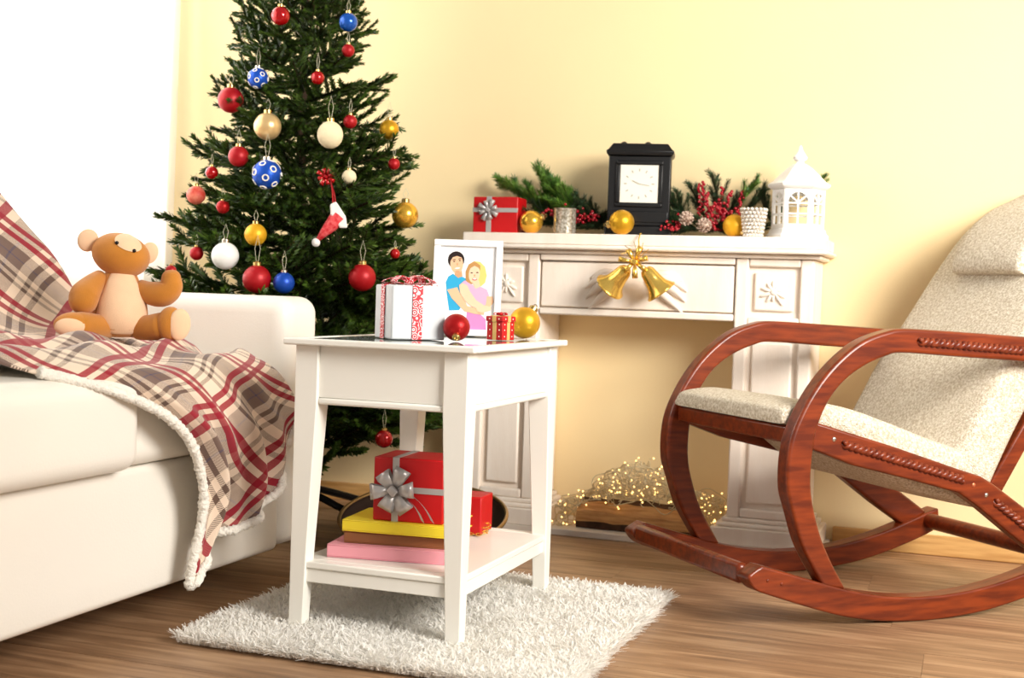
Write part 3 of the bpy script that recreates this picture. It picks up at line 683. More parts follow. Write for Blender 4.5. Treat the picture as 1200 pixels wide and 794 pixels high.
bauble('gold_bauble', 'gold ball on the mantel right of the red gift', (-1.256, 3.655, MZ+.035), .035, 'bauble_gold', string=0, tilt=(math.radians(-20), math.radians(62), 0), group='gold baubles on the mantel')
bauble('gold_bauble', 'gold ball on the mantel in front of the black clock', (-.971, 3.625, MZ+.036), .036, 'bauble_gold_glitter', string=0, tilt=(math.radians(10), math.radians(-100), 0), group='gold baubles on the mantel')
bauble('gold_bauble', 'gold ball on the mantel partly behind the pearl cup', (-.655, 3.675, MZ+.033), .033, 'bauble_yellow', string=0, tilt=(.3, 2.2, 0), group='gold baubles on the mantel')
t = thing('silver_candle_holder', 'hammered silver cylinder candle holder on the mantel', 'candle holder', (-1.152, 3.655, MZ))
MB().lathe([(.030, 0), (.033, .003), (.033, .072), (.034, .076), (.031, .076), (.030, .070), (.030, .012), (.0, .010)], 28, caps=False).build('cup', 'silver_hammered', t)
MB().lathe([(.0, .012), (.026, .012), (.026, .045), (.0, .047)], 20, caps=False).build('candle', 'bauble_champagne', t)
t = thing('pearl_candle_cup', 'tapered white cup covered in pearl beads on the mantel beside the lantern', 'candle holder', (-.597, 3.645, MZ))
MB().lathe([(.0, .001), (.023, .001), (.033, .080), (.030, .080), (.021, .006), (0, .006)], 24, caps=False).build('cup', 'silver_ribbon', t)
m = MB()
for k in range(8):
    z = .006+.0102*k; r = .0245+.0096*(k/7)
    for i in range(18): a = 2*PI*(i+.5*(k % 2))/18; m.ell((r*math.cos(a), r*math.sin(a), z), .0053, None, 8, 6)
tag(m.build('pearl_beads', 'pearl', t, smooth=180), kind='stuff')

# clock
t = thing('mantel_clock', 'black wooden mantel clock with square white face', 'clock', (-.946, 3.722, MZ), .20)
B('body', 'clock_black', t, (-.090, .090, -.045, .06, .030, .232), bevel=.003)
B('base', 'clock_black', t, (-.097, .097, -.052, .065, 0, .030), bevel=.005)
B('lower_rail', 'clock_black', t, (-.086, .086, -.049, -.0445, .040, .072), bevel=.003)
MB().lathe([(.130, .2325), (.137, .238), (.139, .246), (.131, .250), (.118, .262), (.112, .268)], 4, (0, .005, 0), Matrix.Diagonal((1, .62, 1)) @ rotm(0, 0, PI/4)).build('top_moulding', 'clock_black', t, bevel=.002)
B('bezel', 'clock_black', t, (-.068, .068, -.052, -.0445, .206, .218), (-.068, .068, -.052, -.0445, .084, .096), (-.068, -.056, -.052, -.0445, .0955, .2065), (.056, .068, -.052, -.0445, .0955, .2065), bevel=.003)
B('face', 'clock_face', t, (-.0555, .0555, -.0475, -.0446, .0965, .2055), bevel=.001)
m = MB()
for k in range(12):
    a = PI/6*k; m.box(-.0018, .0018, -.0484, -.0474, .036, .044, rotm(0, a, 0), (0, -.048, 0))
m.v = [(v[0], v[1], v[2]+.151) for v in m.v]; m.build('hour_marks', 'clock_ink', t, smooth=0)
m = MB(); m.box(-.001, .001, -.0490, -.0484, 0, .030, rotm(0, math.radians(100), 0), (0, -.0487, 0)); m.v = [(v[0], v[1], v[2]+.151) for v in m.v]; m.build('hand', 'clock_ink', t, smooth=0)
m = MB(); m.box(-.0014, .0014, -.0496, -.0490, 0, .021, rotm(0, math.radians(-65), 0), (0, -.0493, 0)); m.v = [(v[0], v[1], v[2]+.151) for v in m.v]; m.build('hand', 'clock_ink', t, smooth=0)
for x in (-.05, .02): MB().lathe([(.009, .2675), (.010, .272), (.005, .276)], 12, (x, -.01, 0)).build('top_knob', 'clock_black', t)

# lantern
t = thing('white_lantern', 'white hexagonal metal lantern with arched window bars on the mantel', 'lantern', (-.483, 3.70, MZ), .12)
R6 = rotm(0, 0, PI/6*0)
MB().lathe([(.086, 0), (.086, .010), (.080, .015), (.077, .026), (.073, .028)], 6).build('base', 'lantern_white', t, bevel=.0015)
MB().lathe([(.070, .136), (.078, .139), (.086, .146), (.087, .152), (.074, .160), (.054, .180), (.036, .198), (.024, .206), (.017, .210)], 6).build('roof', 'lantern_white', t, bevel=.0015)
MB().lathe([(.014, .2095), (.010, .216), (.019, .222), (.020, .228), (.012, .240), (.007, .248), (.004, .258), (.001, .262)], 20).build('finial', 'lantern_white', t)
hx = [(.070*math.cos(PI/3*k), .070*math.sin(PI/3*k)) for k in range(6)]
for k in range(6):
    a, b = Vector((*hx[k], 0)), Vector((*hx[(k+1) % 6], 0)); d = (b-a).normalized(); nrm = Vector((d.y, -d.x, 0)); W = (b-a).length
    def fn(s_, z, h): q = a+d*s_+nrm*h; return (q.x, q.y, z)
    pm = MB()
    for s0, s1, z0, z1 in ((0, .009, .028, .136), (W-.009, W, .028, .136), (.009, W-.009, .028, .040), (.009, W-.009, .128, .136), (W/2-.0022, W/2+.0022, .040, .128), (.009, W-.009, .066, .070), (.009, W-.009, .095, .099)):
        pm.prism([(s0, z0), (s1, z0), (s1, z1), (s0, z1)], -.004, .003, fn)
    for ang in (40, 140):      # sun-ray bars in the arch
        q = math.radians(ang); e = Vector((math.cos(q), math.sin(q)))*.030; px_ = Vector((-math.sin(q), math.cos(q)))*.002; c0 = Vector((W/2, .099))
        pm.prism([tuple(c0-px_), tuple(c0+px_), tuple(c0+e+px_), tuple(c0+e-px_)], -.003, .002, fn)
    for sgn in (-1, 1):        # arch spandrels
        ar = [(W/2+sgn*.027*math.cos(q), .099+.028*math.sin(q)) for q in [PI/2*i/6 for i in range(7)]]
        pm.prism([(W/2+sgn*.027, .129)]+ar, -.003, .002, fn)
    pm.build('window_panel', 'lantern_white', t)

# garlands
GV = [branch_mesh('pine_sprig', .20, 7, 'needle_bright', 60+i, nlen=.028, dens=1300, wid=.0028, spread=.6) for i in range(3)]
GD = [branch_mesh('pine_sprig', .20, 7, 'needle_dark', 70+i, nlen=.026, dens=1100, wid=.0028, spread=.7) for i in range(2)]
def sprig(parent, loc, rot, s, k, dark=False):
    o = link('pine_sprig', (GD if dark else GV)[k % (2 if dark else 3)], parent); o.location = loc; o.rotation_euler = rot; o.scale = (s, s, s); return o
def berries(parent, spots, seed, rad=.0048):
    r = random.Random(seed)
    for (x, y_, z, sx_, sz_, n) in spots:
        m = MB()
        for _ in range(n): m.ell((x+r.gauss(0, sx_), y_+r.gauss(0, .010), z+abs(r.gauss(0, sz_))), rad*r.uniform(.8, 1.15), None, 8, 6)
        tag(m.build('berry_cluster', 'berry_red', parent, smooth=180), kind='stuff')
t = thing('pine_garland', 'green pine sprigs with red berries between the red gift and the clock', 'garland', (-1.20, 3.76, MZ))
for x, y_, z, rx, ry, rz, s_, k in ((-.06, .0, .09, .3, -.50, PI-.1, .85, 0), (-.02, -.01, .06, 0, -1.2, PI, .78, 1), (-.05, -.01, .05, 0, -1.0, PI, .62, 2), (.02, .0, .05, .5, -1.02, PI-.2, .78, 2), (.10, -.01, .03, .2, -.75, PI+.05, .95, 1), (.13, -.02, .03, .1, -.45, PI, .9, 0), (.06, -.02, .05, -.3, -.9, PI+.1, .72, 2), (.0, .0, .04, .9, -.7, PI, .7, 0), (.08, .0, .04, .9, -.9, PI, .6, 1), (-.07, 0, .04, .2, -1.3, .2, .5, 1)): sprig(t, (x, y_, z), (rx, ry, rz), s_, k)
for x, y_, z, rx, ry, rz, s_, k in ((.10, -.02, .03, .4, -.5, .1, .42, 0), (.03, -.03, .03, -.2, -.15, PI, .8, 1), (.02, -.03, .03, 0, -.2, .2, .65, 0), (-.08, -.02, .03, 0, -.15, .1, .7, 1), (.06, -.02, .03, .5, -.35, .1, .5, 1), (-.02, -.02, .04, 0, -.5, .0, .6, 0), (.14, -.01, .02, 0, -1.0, PI, .5, 0), (-.10, -.01, .03, 0, -.4, .1, .7, 1), (.0, -.02, .03, .6, -.7, PI, .55, 1), (.13, -.02, .03, .3, -.8, PI, .62, 0), (.10, -.03, .02, .8, -.35, PI, .6, 1), (.135, -.03, .02, .8, -.6, PI+.2, .5, 0), (.05, -.04, .02, 0, -.1, .05, .5, 0)): sprig(t, (x, y_, z), (rx, ry, rz), s_, k, True)
berries(t, [(.0, -.05, .055, .018, .010, 26), (.075, -.045, .038, .016, .016, 30), (.118, -.05, .045, .010, .012, 22)], 3)
t = thing('pine_garland', 'dark pine sprigs full of red berries between the clock and the lantern', 'garland', (-.72, 3.755, MZ))
for x, y_, z, rx, ry, rz, s_, k in ((-.08, .0, .03, .2, -.9, PI, .72, 0), (-.06, -.01, .03, 0, -.4, PI, .72, 1), (.02, .0, .04, .3, -1.3, PI, .75, 1), (.0, -.02, .03, .3, -.2, 0, .6, 0), (-.04, -.02, .025, .3, -.1, PI, .6, 1), (.05, 0, .05, .1, -.8, .1, .65, 0), (-.02, .0, .03, .2, -1.1, PI, .7, 1), (-.10, -.02, .03, .2, -.6, PI, .5, 0), (.0, .0, .03, .2, -1.0, .1, .6, 1), (.02, -.02, .03, .6, -.4, .1, .5, 0), (-.08, -.03, .02, .4, -.2, 0.1, .5, 1), (.16, .02, .03, .1, -1.2, PI, .6, 0), (-.04, -.05, .02, .5, -.1, PI, .5, 0), (-.02, -.05, .02, .5, -.15, 0, .45, 1), (.04, -.04, .02, .5, -.3, PI, .55, 0), (-.05, -.02, .03, .9, -.8, PI, .6, 1), (.06, -.02, .03, .9, -.9, PI, .55, 0), (-.09, -.02, .03, .4, -1.3, PI, .55, 1), (.09, -.03, .02, .2, -.3, .1, .4, 1)): sprig(t, (x, y_, z), (rx, ry, rz), s_, k, True)
for x, y_, z, rx, ry, rz, s_, k in ((.03, 0, .06, .2, -.95, 0, .66, 0), (.25, .04, .10, .1, -1.0, -.1, .48, 2), (.19, .03, .04, .1, -1.3, PI-.1, .55, 1)): sprig(t, (x, y_, z), (rx, ry, rz), s_, k)
for i, (x, z0, z1) in enumerate(((-.055, .05, .155), (-.035, .06, .160), (-.020, .06, .13), (.02, .05, .145), (.035, .06, .135), (.065, .05, .135), (.0, .04, .10))):      # upright berry twigs
    m = MB(); r = random.Random(i)
    for k in range(20):
        f = k/19; m.ell((x+(.004+.006*(1-f))*r.uniform(-1, 1)+.008*math.sin(f*3+i), -.03+.008*r.uniform(-1, 1), z0+(z1-z0)*f), .0047, None, 8, 6)
    tag(m.build('berry_twig', 'berry_red', t, smooth=180), kind='stuff')
berries(t, [(-.115, -.075, .02, .014, .012, 30), (.0, -.065, .02, .010, .03, 34), (.03, -.05, .05, .012, .02, 20)], 8)
def cone(label, loc, rot, s):
    t = thing('pine_cone', label, 'pine cone', loc, 0, 'pine cones on the mantel'); t.rotation_euler = rot
    m = MB().ell((0, 0, 0), (s*.6, s*.6, s*.85), None, 12, 10); 
    for k in range(46):
        f = (k+.5)/46; th = k*2.4; z = s*(-.85+1.7*f); r = s*math.sin(PI*min(.97, f*.9+.06))**.7*.75
        d = Vector((math.cos(th), math.sin(th), 0)); c = d*r+Vector((0, 0, z)); m.ell(c, (s*.26, s*.17, s*.07), rotm(0, -.5, th), 8, 6)
    m.build('scales', 'cone_brown', t, smooth=60)
cone('frosted pine cone among the red berries right of the clock', (-.792, 3.665, MZ+.052), (1.2, 0, .3), .023)
cone('brown pine cone lying in front of the red berries', (-.738, 3.655, MZ+.032), (1.0, .4, -.2), .024)

# bells
t = thing('gold_bells', 'pair of shiny gold bells with bow hanging from the mantel edge', 'bells', (-.905, 3.568, .795))
t.scale = (1.16, 1.1, 1.16)
prof = [(.003, 0), (.013, -.003), (.018, -.012), (.021, -.032), (.026, -.052), (.036, -.066), (.039, -.072), (.036, -.071), (.024, -.05), (.019, -.032), (.015, -.012), (0, -.006)]
for sgn, sw, cx in ((-1, .78, -.020), (1, -.62, .022)):
    R = rotm(.25, sw, 0); b = MB().lathe(prof, 28, (cx, -.018, -.012), R, caps=False).build('bell', 'gold_metal', t)
    MB().ell(Vector((cx, -.018, -.012))+R @ Vector((0, 0, -.064)), .011, None, 12, 8).build('clapper', 'gold_metal', b, smooth=180)
    MB().torus(Vector((cx, -.018, -.012))+R @ Vector((0, 0, -.069)), .0375, .0022, R, 28, 6).build('rim', 'gold_metal', b, smooth=180)
bow(t, (0, -.026, .002), rotm(), .040, 'gold_metal', 'bow', 7, .3)
m = MB().tube([(0, -.02, 0), (.004, -.004, .03), (.0, .0, .055), (.0, .014, .0715), (0, .026, .0735)], .0018, 6)
for k in range(9):
    a = k*.7; m.tube([(0, -.024, .004), (.02*math.cos(a), -.034, .02+.012*math.sin(a)), (.035*math.cos(a+.3), -.03, .022+.03*math.sin(a+.4))], .0008, 5)
m.build('wire_sprig', 'gold_metal', t)

# ================================================================== log and fairy lights on the hearth
HZ = .0185
t = thing('split_log', 'split firewood log lying on the hearth under the fairy lights', 'log', (-.905, 3.70, HZ), -.06)
pts = [(-.062, 0), (.058, 0), (.066, .02), (.05, .055), (.012, .082), (-.03, .074), (-.06, .05), (-.066, .02)]
m = MB(); nseg = 12; vs = []; fs = []; r = random.Random(2)
for i in range(nseg+1):
    for a, b in pts: vs.append((-.175+.35*i/nseg, a+r.uniform(-.003, .003), max(0, b+(r.uniform(-.004, .004) if b > 0 else 0))))
n = len(pts)
for i in range(nseg):
    for k in range(n): l = (k+1) % n; fs.append((i*n+k, i*n+l, (i+1)*n+l, (i+1)*n+k))
fs += [tuple(range(n)), tuple(range(nseg*n, nseg*n+n))[::-1]]
m.add(vs, fs); m.mi = [1 if (len(f) > 4 or (f[0] % n) in (6, 5)) else 0 for f in m.f]; m.build('split_wood', ['log_bark', 'log_wood'], t, smooth=25)
def fairy():
    t = thing('fairy_lights', 'tangled heap of silver wire fairy lights glowing warm on the hearth', 'string lights', (-.90, 3.70, HZ)); r = np.random.default_rng(4)
    m = MB(); bulbs = MB(); leads = MB()
    def env(x): return .065+.14*math.exp(-((x+.02)/.13)**2)+.055*math.exp(-((x-.19)/.07)**2)
    for s_ in range(58):
        p = np.array([r.uniform(-.24, .24), r.uniform(-.05, .05), 0]); p[2] = r.uniform(.1, 1)*env(p[0]); d = r.standard_normal(3); pts = []
        for k in range(46):
            pts.append(p.copy()); d = d*.82+.5*r.standard_normal(3)*np.array([1, .7, .9]); d /= np.linalg.norm(d); q = p+d*.0125
            if q[0] < -.26 or q[0] > .245: d[0] *= -1
            if q[1] < -.085 or q[1] > .1: d[1] *= -1
            h = env(q[0])
            if abs(q[1]) < .07 and abs(q[0]) < .19 and q[2] < .085: d[2] = abs(d[2])
            if q[2] > h: d[2] = -abs(d[2])
            p = np.clip(p+d*.0125, (-.262, -.088, .003), (.25, .105, .24))
            if abs(p[1]) < .066 and abs(p[0]) < .18: p[2] = max(p[2], .07)
            if k % 16 == 3:
                e = r.standard_normal(3); e /= np.linalg.norm(e); bp = p+e*.012; bp[2] = max(bp[2], .005); leads.tube([p, bp], .0012, 4); bulbs.ell(bp+e*.002, .0028, None, 6, 5)
        pts = np.array(pts); pts[1:-1] = (pts[:-2]+2*pts[1:-1]+pts[2:])/4
        m.tube(pts.tolist(), .0015, 4)
    tag(m.build('wire', 'wire_silver', t, smooth=180), kind='stuff'); tag(leads.build('bulb_lead', 'wire_silver', t, smooth=0), kind='stuff'); tag(bulbs.build('bulb', 'bulb_warm', t, smooth=180), 'tiny warm glowing bulbs', kind='stuff')
fairy()
# bronze basin
t = thing('bronze_basin', 'round bronze rimmed dark basin tilted on the floor behind the side table', 'basin', (-1.378, 3.20, .092)); t.scale = (.91, .91, .91)
t.rotation_euler = (math.radians(13), math.radians(2), 0)
MB().lathe([(.0, -.060), (.12, -.058), (.19, -.042), (.236, -.004), (.245, .004), (.250, .004), (.252, -.002), (.244, -.012), (.198, -.050), (.125, -.067), (0, -.068)], 56, caps=False).build('bowl', 'dark_lacquer', t, smooth=60)
MB().torus((0, 0, .002), .247, .0060, None, 64, 10).build('rim', 'bronze', t, smooth=180)

# ================================================================== rug
def rug():
    x0, x1, y0, y1 = -1.425, -.635, 2.125, 2.925
    t = thing('shag_rug', 'small white shaggy rug under the side table', 'rug', ((x0+x1)/2, (y0+y1)/2, 0)); W_, D_ = x1-x0, y1-y0
    B('backing', 'rug_backing', t, (-W_/2+.012, W_/2-.012, -D_/2+.012, D_/2-.012, 0.0005, .006), bevel=.002)
    n = 110000; p = np.stack([rng.uniform(-W_/2, W_/2, n), rng.uniform(-D_/2, D_/2, n), np.full(n, .004)], -1)
    lean = rng.standard_normal((n, 2))*.7; ex = np.abs(p[:, 0])/(W_/2); ey = np.abs(p[:, 1])/(D_/2)
    lean[:, 0] += np.sign(p[:, 0])*np.clip((ex-.95)/.05, 0, 1)*.9; lean[:, 1] += np.sign(p[:, 1])*np.clip((ey-.95)/.05, 0, 1)*.9
    lean += .5*np.stack([np.sin(p[:, 0]*31+p[:, 1]*17), np.cos(p[:, 1]*27-p[:, 0]*13)], -1)
    L_ = rng.uniform(.020, .036, n); a = rng.uniform(0, PI, n); wv = np.stack([np.cos(a), np.sin(a), np.zeros(n)], -1)*.0016
    h = L_/np.sqrt(1+(lean**2).sum(1)); mid = p.copy(); mid[:, :2] += lean*(h*.35)[:, None]; mid[:, 2] += h*.62; tip = p.copy(); tip[:, :2] += lean*h[:, None]; tip[:, 2] += h*.9
    kk = rng.standard_normal((n, 2))*.004; tip[:, :2] += kk
    vs = np.stack([p-wv, p+wv, mid+wv, mid-wv, tip+wv*.7, tip-wv*.7], 1).reshape(-1, 3); i = np.arange(n)*6
    fs = np.concatenate([np.stack([i, i+1, i+2, i+3], -1), np.stack([i+3, i+2, i+4, i+5], -1)])
    me = bpy.data.meshes.new('pile'); me.from_pydata(vs.tolist(), [], fs.tolist()); me.materials.append(MATS['pile_white']); me.update()
    tag(link('pile', me, t), 'long white shag pile', kind='stuff')
rug()

# ================================================================== side table
def side_table():
    FX, FY, a, b = -.901, 2.284, .369, .553; LXX, BY = FX-a, FY+b; cx, cy = (FX+LXX)/2, (FY+BY)/2
    t = thing('side_table', 'white lacquered side table with lower shelf and glass top on the rug', 'table', (cx, cy, 0)); ha, hb = a/2, b/2; o = .019
    H = .581; zt = .5945
    # top frame around the glass
    x1, y1 = ha+o, hb+o; fwid = .022
    m = MB()
    for q in ((-x1, x1, -y1, -y1+fwid), (-x1, x1, y1-fwid, y1), (-x1, -x1+fwid, -y1+fwid, y1-fwid), (x1-fwid, x1, -y1+fwid, y1-fwid)): m.box(*q, H, zt)
    m.build('top_frame', 'white_lacquer', t, bevel=.0035, seg=3)
    MB().box(-x1+fwid, x1-fwid, -y1+fwid, y1-fwid, H+.004, zt-.0012).build('glass_panel', 'table_glass', t)
    lw, lt, zb = .050, .030, .010
    for sx_ in (-1, 1):
        for sy_ in (-1, 1):
            X, Y_ = sx_*ha, sy_*hb
            def ring(wd, z): return [(X, Y_, z), (X-sx_*wd, Y_, z), (X-sx_*wd, Y_-sy_*wd, z), (X, Y_-sy_*wd, z)]
            m = MB(); lev = [ring(lt, zb), ring(.036, .17), ring(.044, .34), ring(lw, .468), ring(lw, H-.0005)]; vs = sum(lev, []); fs = [(0, 1, 2, 3), (16, 17, 18, 19)]
            for k in range(4):
                for i in range(4): j = (i+1) % 4; fs.append((k*4+i, k*4+j, k*4+4+j, k*4+4+i))
            m.add(vs, fs).build('leg', 'white_lacquer', t, bevel=.002)
    ai, bi = ha-lw, hb-lw; ins = .008
    for s_ in (-1, 1):
        y0 = s_*(hb-ins); x0 = s_*(ha-ins)
        ap = B('apron', 'white_lacquer', t, (-ai, ai, min(y0, y0-s_*.016), max(y0, y0-s_*.016), .478, H-.0005), bevel=.001); B('apron_bead', 'white_lacquer', ap, (-ai, ai, min(y0+s_*.004, y0-s_*.016), max(y0+s_*.004, y0-s_*.016), .4645, .4775), bevel=.004)
        ap = B('apron', 'white_lacquer', t, (min(x0, x0-s_*.016), max(x0, x0-s_*.016), -bi, bi, .478, H-.0005), bevel=.001); B('apron_bead', 'white_lacquer', ap, (min(x0+s_*.004, x0-s_*.016), max(x0+s_*.004, x0-s_*.016), -bi, bi, .4645, .4775), bevel=.004)
    li = .033
    B('shelf', 'white_lacquer', t, (-ha+.004, ha-.004, -hb+li, hb-li, .136, .150), (-ha+li, ha-li, -hb+.004, -hb+li, .136, .150), (-ha+li, ha-li, hb-li, hb-.004, .136, .150), bevel=.003)
    for s_ in (-1, 1):
        y0 = s_*(hb-.008); x0 = s_*(ha-.008)
        B('shelf_rail', 'white_lacquer', t, (-ha+li, ha-li, min(y0, y0-s_*.016), max(y0, y0-s_*.016), .108, .1355), bevel=.002); B('shelf_rail', 'white_lacquer', t, (min(x0, x0-s_*.016), max(x0, x0-s_*.016), -hb+li, hb-li, .108, .1355), bevel=.002)
side_table()
TZ = .5947
# white gift with swirl ribbon
t = gift('white_gift', 'white wrapped gift box with red swirl ribbon on the side table', (-1.118, 2.492, TZ), math.radians(45), .118, .104, .112, 'white_wrap', 'swirl_ribbon', .022, offx=-.004)
o = MB()
for k, (a, L_, h) in enumerate(((.15, .062, .016), (PI-.2, .058, .014), (.6, .05, .02), (PI+.5, .05, .018), (-.5, .045, .02))):
    d = Vector((math.cos(a), math.sin(a), 0)); n_ = Vector((-d.y, d.x, 0)); vs = []
    for f, hh in ((0, .1), (.25, .8), (.6, 1), (.9, .6), (1, .25), (.7, .1), (.2, .05)):
        for sg in (-1, 1): vs.append(d*f*L_+n_*sg*.009+Vector((-.004, 0, .1135+hh*h)))
    o.add(vs, [(2*i, 2*i+1, 2*i+3, 2*i+2) for i in range(6)])
ob = o.build('bow', 'swirl_ribbon', t, smooth=60); ob.modifiers.new('s', 'SOLIDIFY').thickness = .001
MB().ell((-.004, 0, .120), (.010, .009, .007), None, 12, 8).build('knot', 'swirl_ribbon', ob, smooth=180)
bauble('red_bauble', 'red glitter bauble lying on the side table before the photo', (-1.012, 2.492, TZ+.0282), .0282, 'bauble_red_glitter', string=0, tilt=(math.radians(128), 0, math.radians(22)), group='baubles on the side table')
bauble('gold_bauble', 'gold glitter ball on the side table behind the tiny red gift', (-.972, 2.806, TZ+.0365), .0360, 'bauble_gold_glitter', string=0, tilt=(math.radians(-30), .4, 0), group='baubles on the side table')
t = thing('small_red_gift', 'tiny red dotted gift box with gold ribbon on the side table', 'gift', (-.978, 2.665, TZ), math.radians(-18), 'wrapped gifts')
B('wrapped_box', 'red_wrap', t, (-.0215, .0215, -.0215, .0215, 0, .040), bevel=.0015); B('lid', 'red_wrap', t, (-.0235, .0235, -.0235, .0235, .0402, .052), bevel=.0015)
B('ribbon', 'gold_ribbon', t, (-.005, .005, -.0244, .0244, .0395, .0528), (-.0244, .0244, -.005, .005, .0395, .0530), (-.005, .005, -.0222, .0222, 0, .0400), (-.0222, .0222, -.005, .005, 0, .0400), bevel=.0003)
m = MB()
for s_ in (-1, 1):
    for u in (-.013, .013):
        for z in (.008, .022, .034): m.ell((u, s_*.0216, z), (.0016, .0006, .0016), None, 8, 6); m.ell((s_*.0216, u, z), (.0006, .0016, .0016), None, 8, 6)
        m.ell((u, s_*.0236, .046), (.0016, .0006, .0016), None, 8, 6); m.ell((s_*.0236, u, .046), (.0006, .0016, .0016), None, 8, 6)
m.build('dots', 'bead_white', t, smooth=180); bow(t, (0, 0, .053), rotm(-PI/2, 0, 0), .017, 'red_wrap', 'bow', 5, .4)

# framed photo
def photo():
    t = thing('picture_frame', 'white framed photo of a smiling couple standing on the side table', 'picture frame', (-1.115, 2.800, TZ), math.radians(16)); S = 2456.0
    W_, H_ = .160, .224; lean = rotm(math.radians(-7), 0, 0); h = W_/2; bw = .015
    def put(m, name, mm, par, bevel=0, smooth=38):
        m.v = [tuple(lean @ Vector(v)) for v in m.v]; return m.build(name, mm, par, bevel, smooth)
    m = MB()
    for q in ((-h, h, -.010, .008, 0, bw), (-h, h, -.010, .008, H_-bw, H_), (-h, -h+bw, -.010, .008, bw, H_-bw), (h-bw, h, -.010, .008, bw, H_-bw)): m.box(*q)
    put(m, 'frame', 'frame_white', t, .002); m = MB().box(-h+.004, h-.004, .0082, .0105, .004, H_-.004); put(m, 'backing_board', 'frame_grey', t)
    m = MB().hexa([(-.02, .0106, .001), (.02, .0106, .001), (.02, .062, .007), (-.02, .062, .007)], [(-.012, .0106, .15), (.012, .0106, .15), (.012, .014, .15), (-.012, .014, .15)]); put(m, 'easel_leg', 'frame_grey', t)
    names = ['photo_paper', 'p_hair', 'p_skin', 'p_blue', 'p_skin3', 'p_blond', 'p_skin2', 'p_pink', 'p_pink2', 'p_blond2', 'p_dark', 'p_red', 'bauble_white']
    m = MB(); m.box(-h+bw, h-bw, -.0010, .008, bw, H_-bw); lay = [0]
    def pg(c, pts):
        lay[0] += 1; yy = -.0010-.00006*lay[0]; m.cur = names.index(c)
        vs = [((x-586)/S, yy, max(bw+.0005, min(H_-bw-.0005, (640-y_)/S))) for x, y_ in pts]; m.add(vs, [tuple(range(len(vs)))])
    def oval(c, cx, cy, rx, ry, rot=0): pg(c, [(cx+rx*math.cos(a)*math.cos(rot)-ry*math.sin(a)*math.sin(rot), cy+rx*math.cos(a)*math.sin(rot)+ry*math.sin(a)*math.cos(rot)) for a in [2*PI*k/22 for k in range(22)]])
    pg('p_pink2', [(590, 500), (660, 505), (700, 540), (705, 610), (585, 610)])
    pg('p_blue', [(500, 285), (530, 302), (556, 300), (578, 312), (572, 330), (540, 355), (545, 400), (575, 440), (560, 470), (545, 494), (488, 497), (470, 400), (462, 335), (475, 302)])
    pg('p_skin3', [(506, 262), (550, 258), (557, 298), (532, 308), (512, 292)])
    oval('p_hair', 516, 205, 48, 50); oval('p_skin', 520, 226, 37, 58, -.12); pg('p_hair', [(470, 215), (474, 178), (500, 158), (535, 160), (556, 185), (560, 212), (548, 190), (520, 182), (496, 190), (484, 212), (480, 238)])
    for x, y_ in ((505, 214), (537, 208)): oval('p_dark', x, y_, 6, 3.5)
    for x, y_ in ((505, 204), (537, 198)): oval('p_hair', x, y_, 10, 2.4, -.15)
    oval('p_skin3', 524, 230, 5, 9); oval('bauble_white', 526, 252, 15, 4.5, -.15); oval('p_skin3', 527, 274, 14, 8)
    pg('p_skin', [(472, 378), (530, 362), (545, 395), (580, 445), (592, 468), (640, 478), (690, 490), (690, 516), (640, 512), (580, 500), (545, 470), (500, 425)])
    pg('p_blond2', [(577, 322), (574, 270), (590, 228), (622, 208), (652, 214), (660, 260), (640, 330), (600, 345)])
    pg('p_blond', [(622, 209), (655, 212), (684, 240), (696, 290), (688, 332), (664, 354), (640, 340), (650, 280)])
    pg('p_skin2', [(612, 318), (652, 318), (664, 362), (632, 372)])
    oval('p_skin2', 624, 284, 32, 52, .05)
    pg('p_blond2', [(590, 262), (600, 228), (630, 214), (656, 232), (658, 262), (646, 246), (624, 236), (606, 246)])
    for x, y_ in ((609, 277), (641, 274)): oval('p_dark', x, y_, 7, 3.2)
    oval('p_skin3', 626, 292, 4.5, 7); oval('p_red', 627, 313, 14, 7); oval('bauble_white', 627, 311, 11, 4)
    pg('p_pink', [(540, 350), (570, 322), (618, 348), (636, 368), (662, 354), (700, 370), (714, 402), (706, 440), (690, 478), (640, 472), (600, 455), (575, 420), (550, 385)])
    pg('p_skin2', [(540, 356), (556, 336), (586, 350), (604, 384), (640, 432), (690, 462), (682, 480), (620, 472), (580, 442), (550, 400)])
    pg('p_skin', [(702, 408), (736, 410), (742, 442), (722, 470), (690, 502), (668, 518), (660, 492), (698, 455)])
    pg('p_skin2', [(640, 472), (700, 462), (730, 470), (726, 490), (690, 500), (650, 500)])
    m.v = [tuple(lean @ Vector(v)) for v in m.v]; me = bpy.data.meshes.new('photo_print'); me.from_pydata(m.v, [], m.f)
    for n_ in names: me.materials.append(MATS[n_])
    me.polygons.foreach_set('material_index', m.mi); me.update(); tag(link('photo_print', me, t), 'print of a dark haired man in blue hugging a blonde woman in pink')
photo()

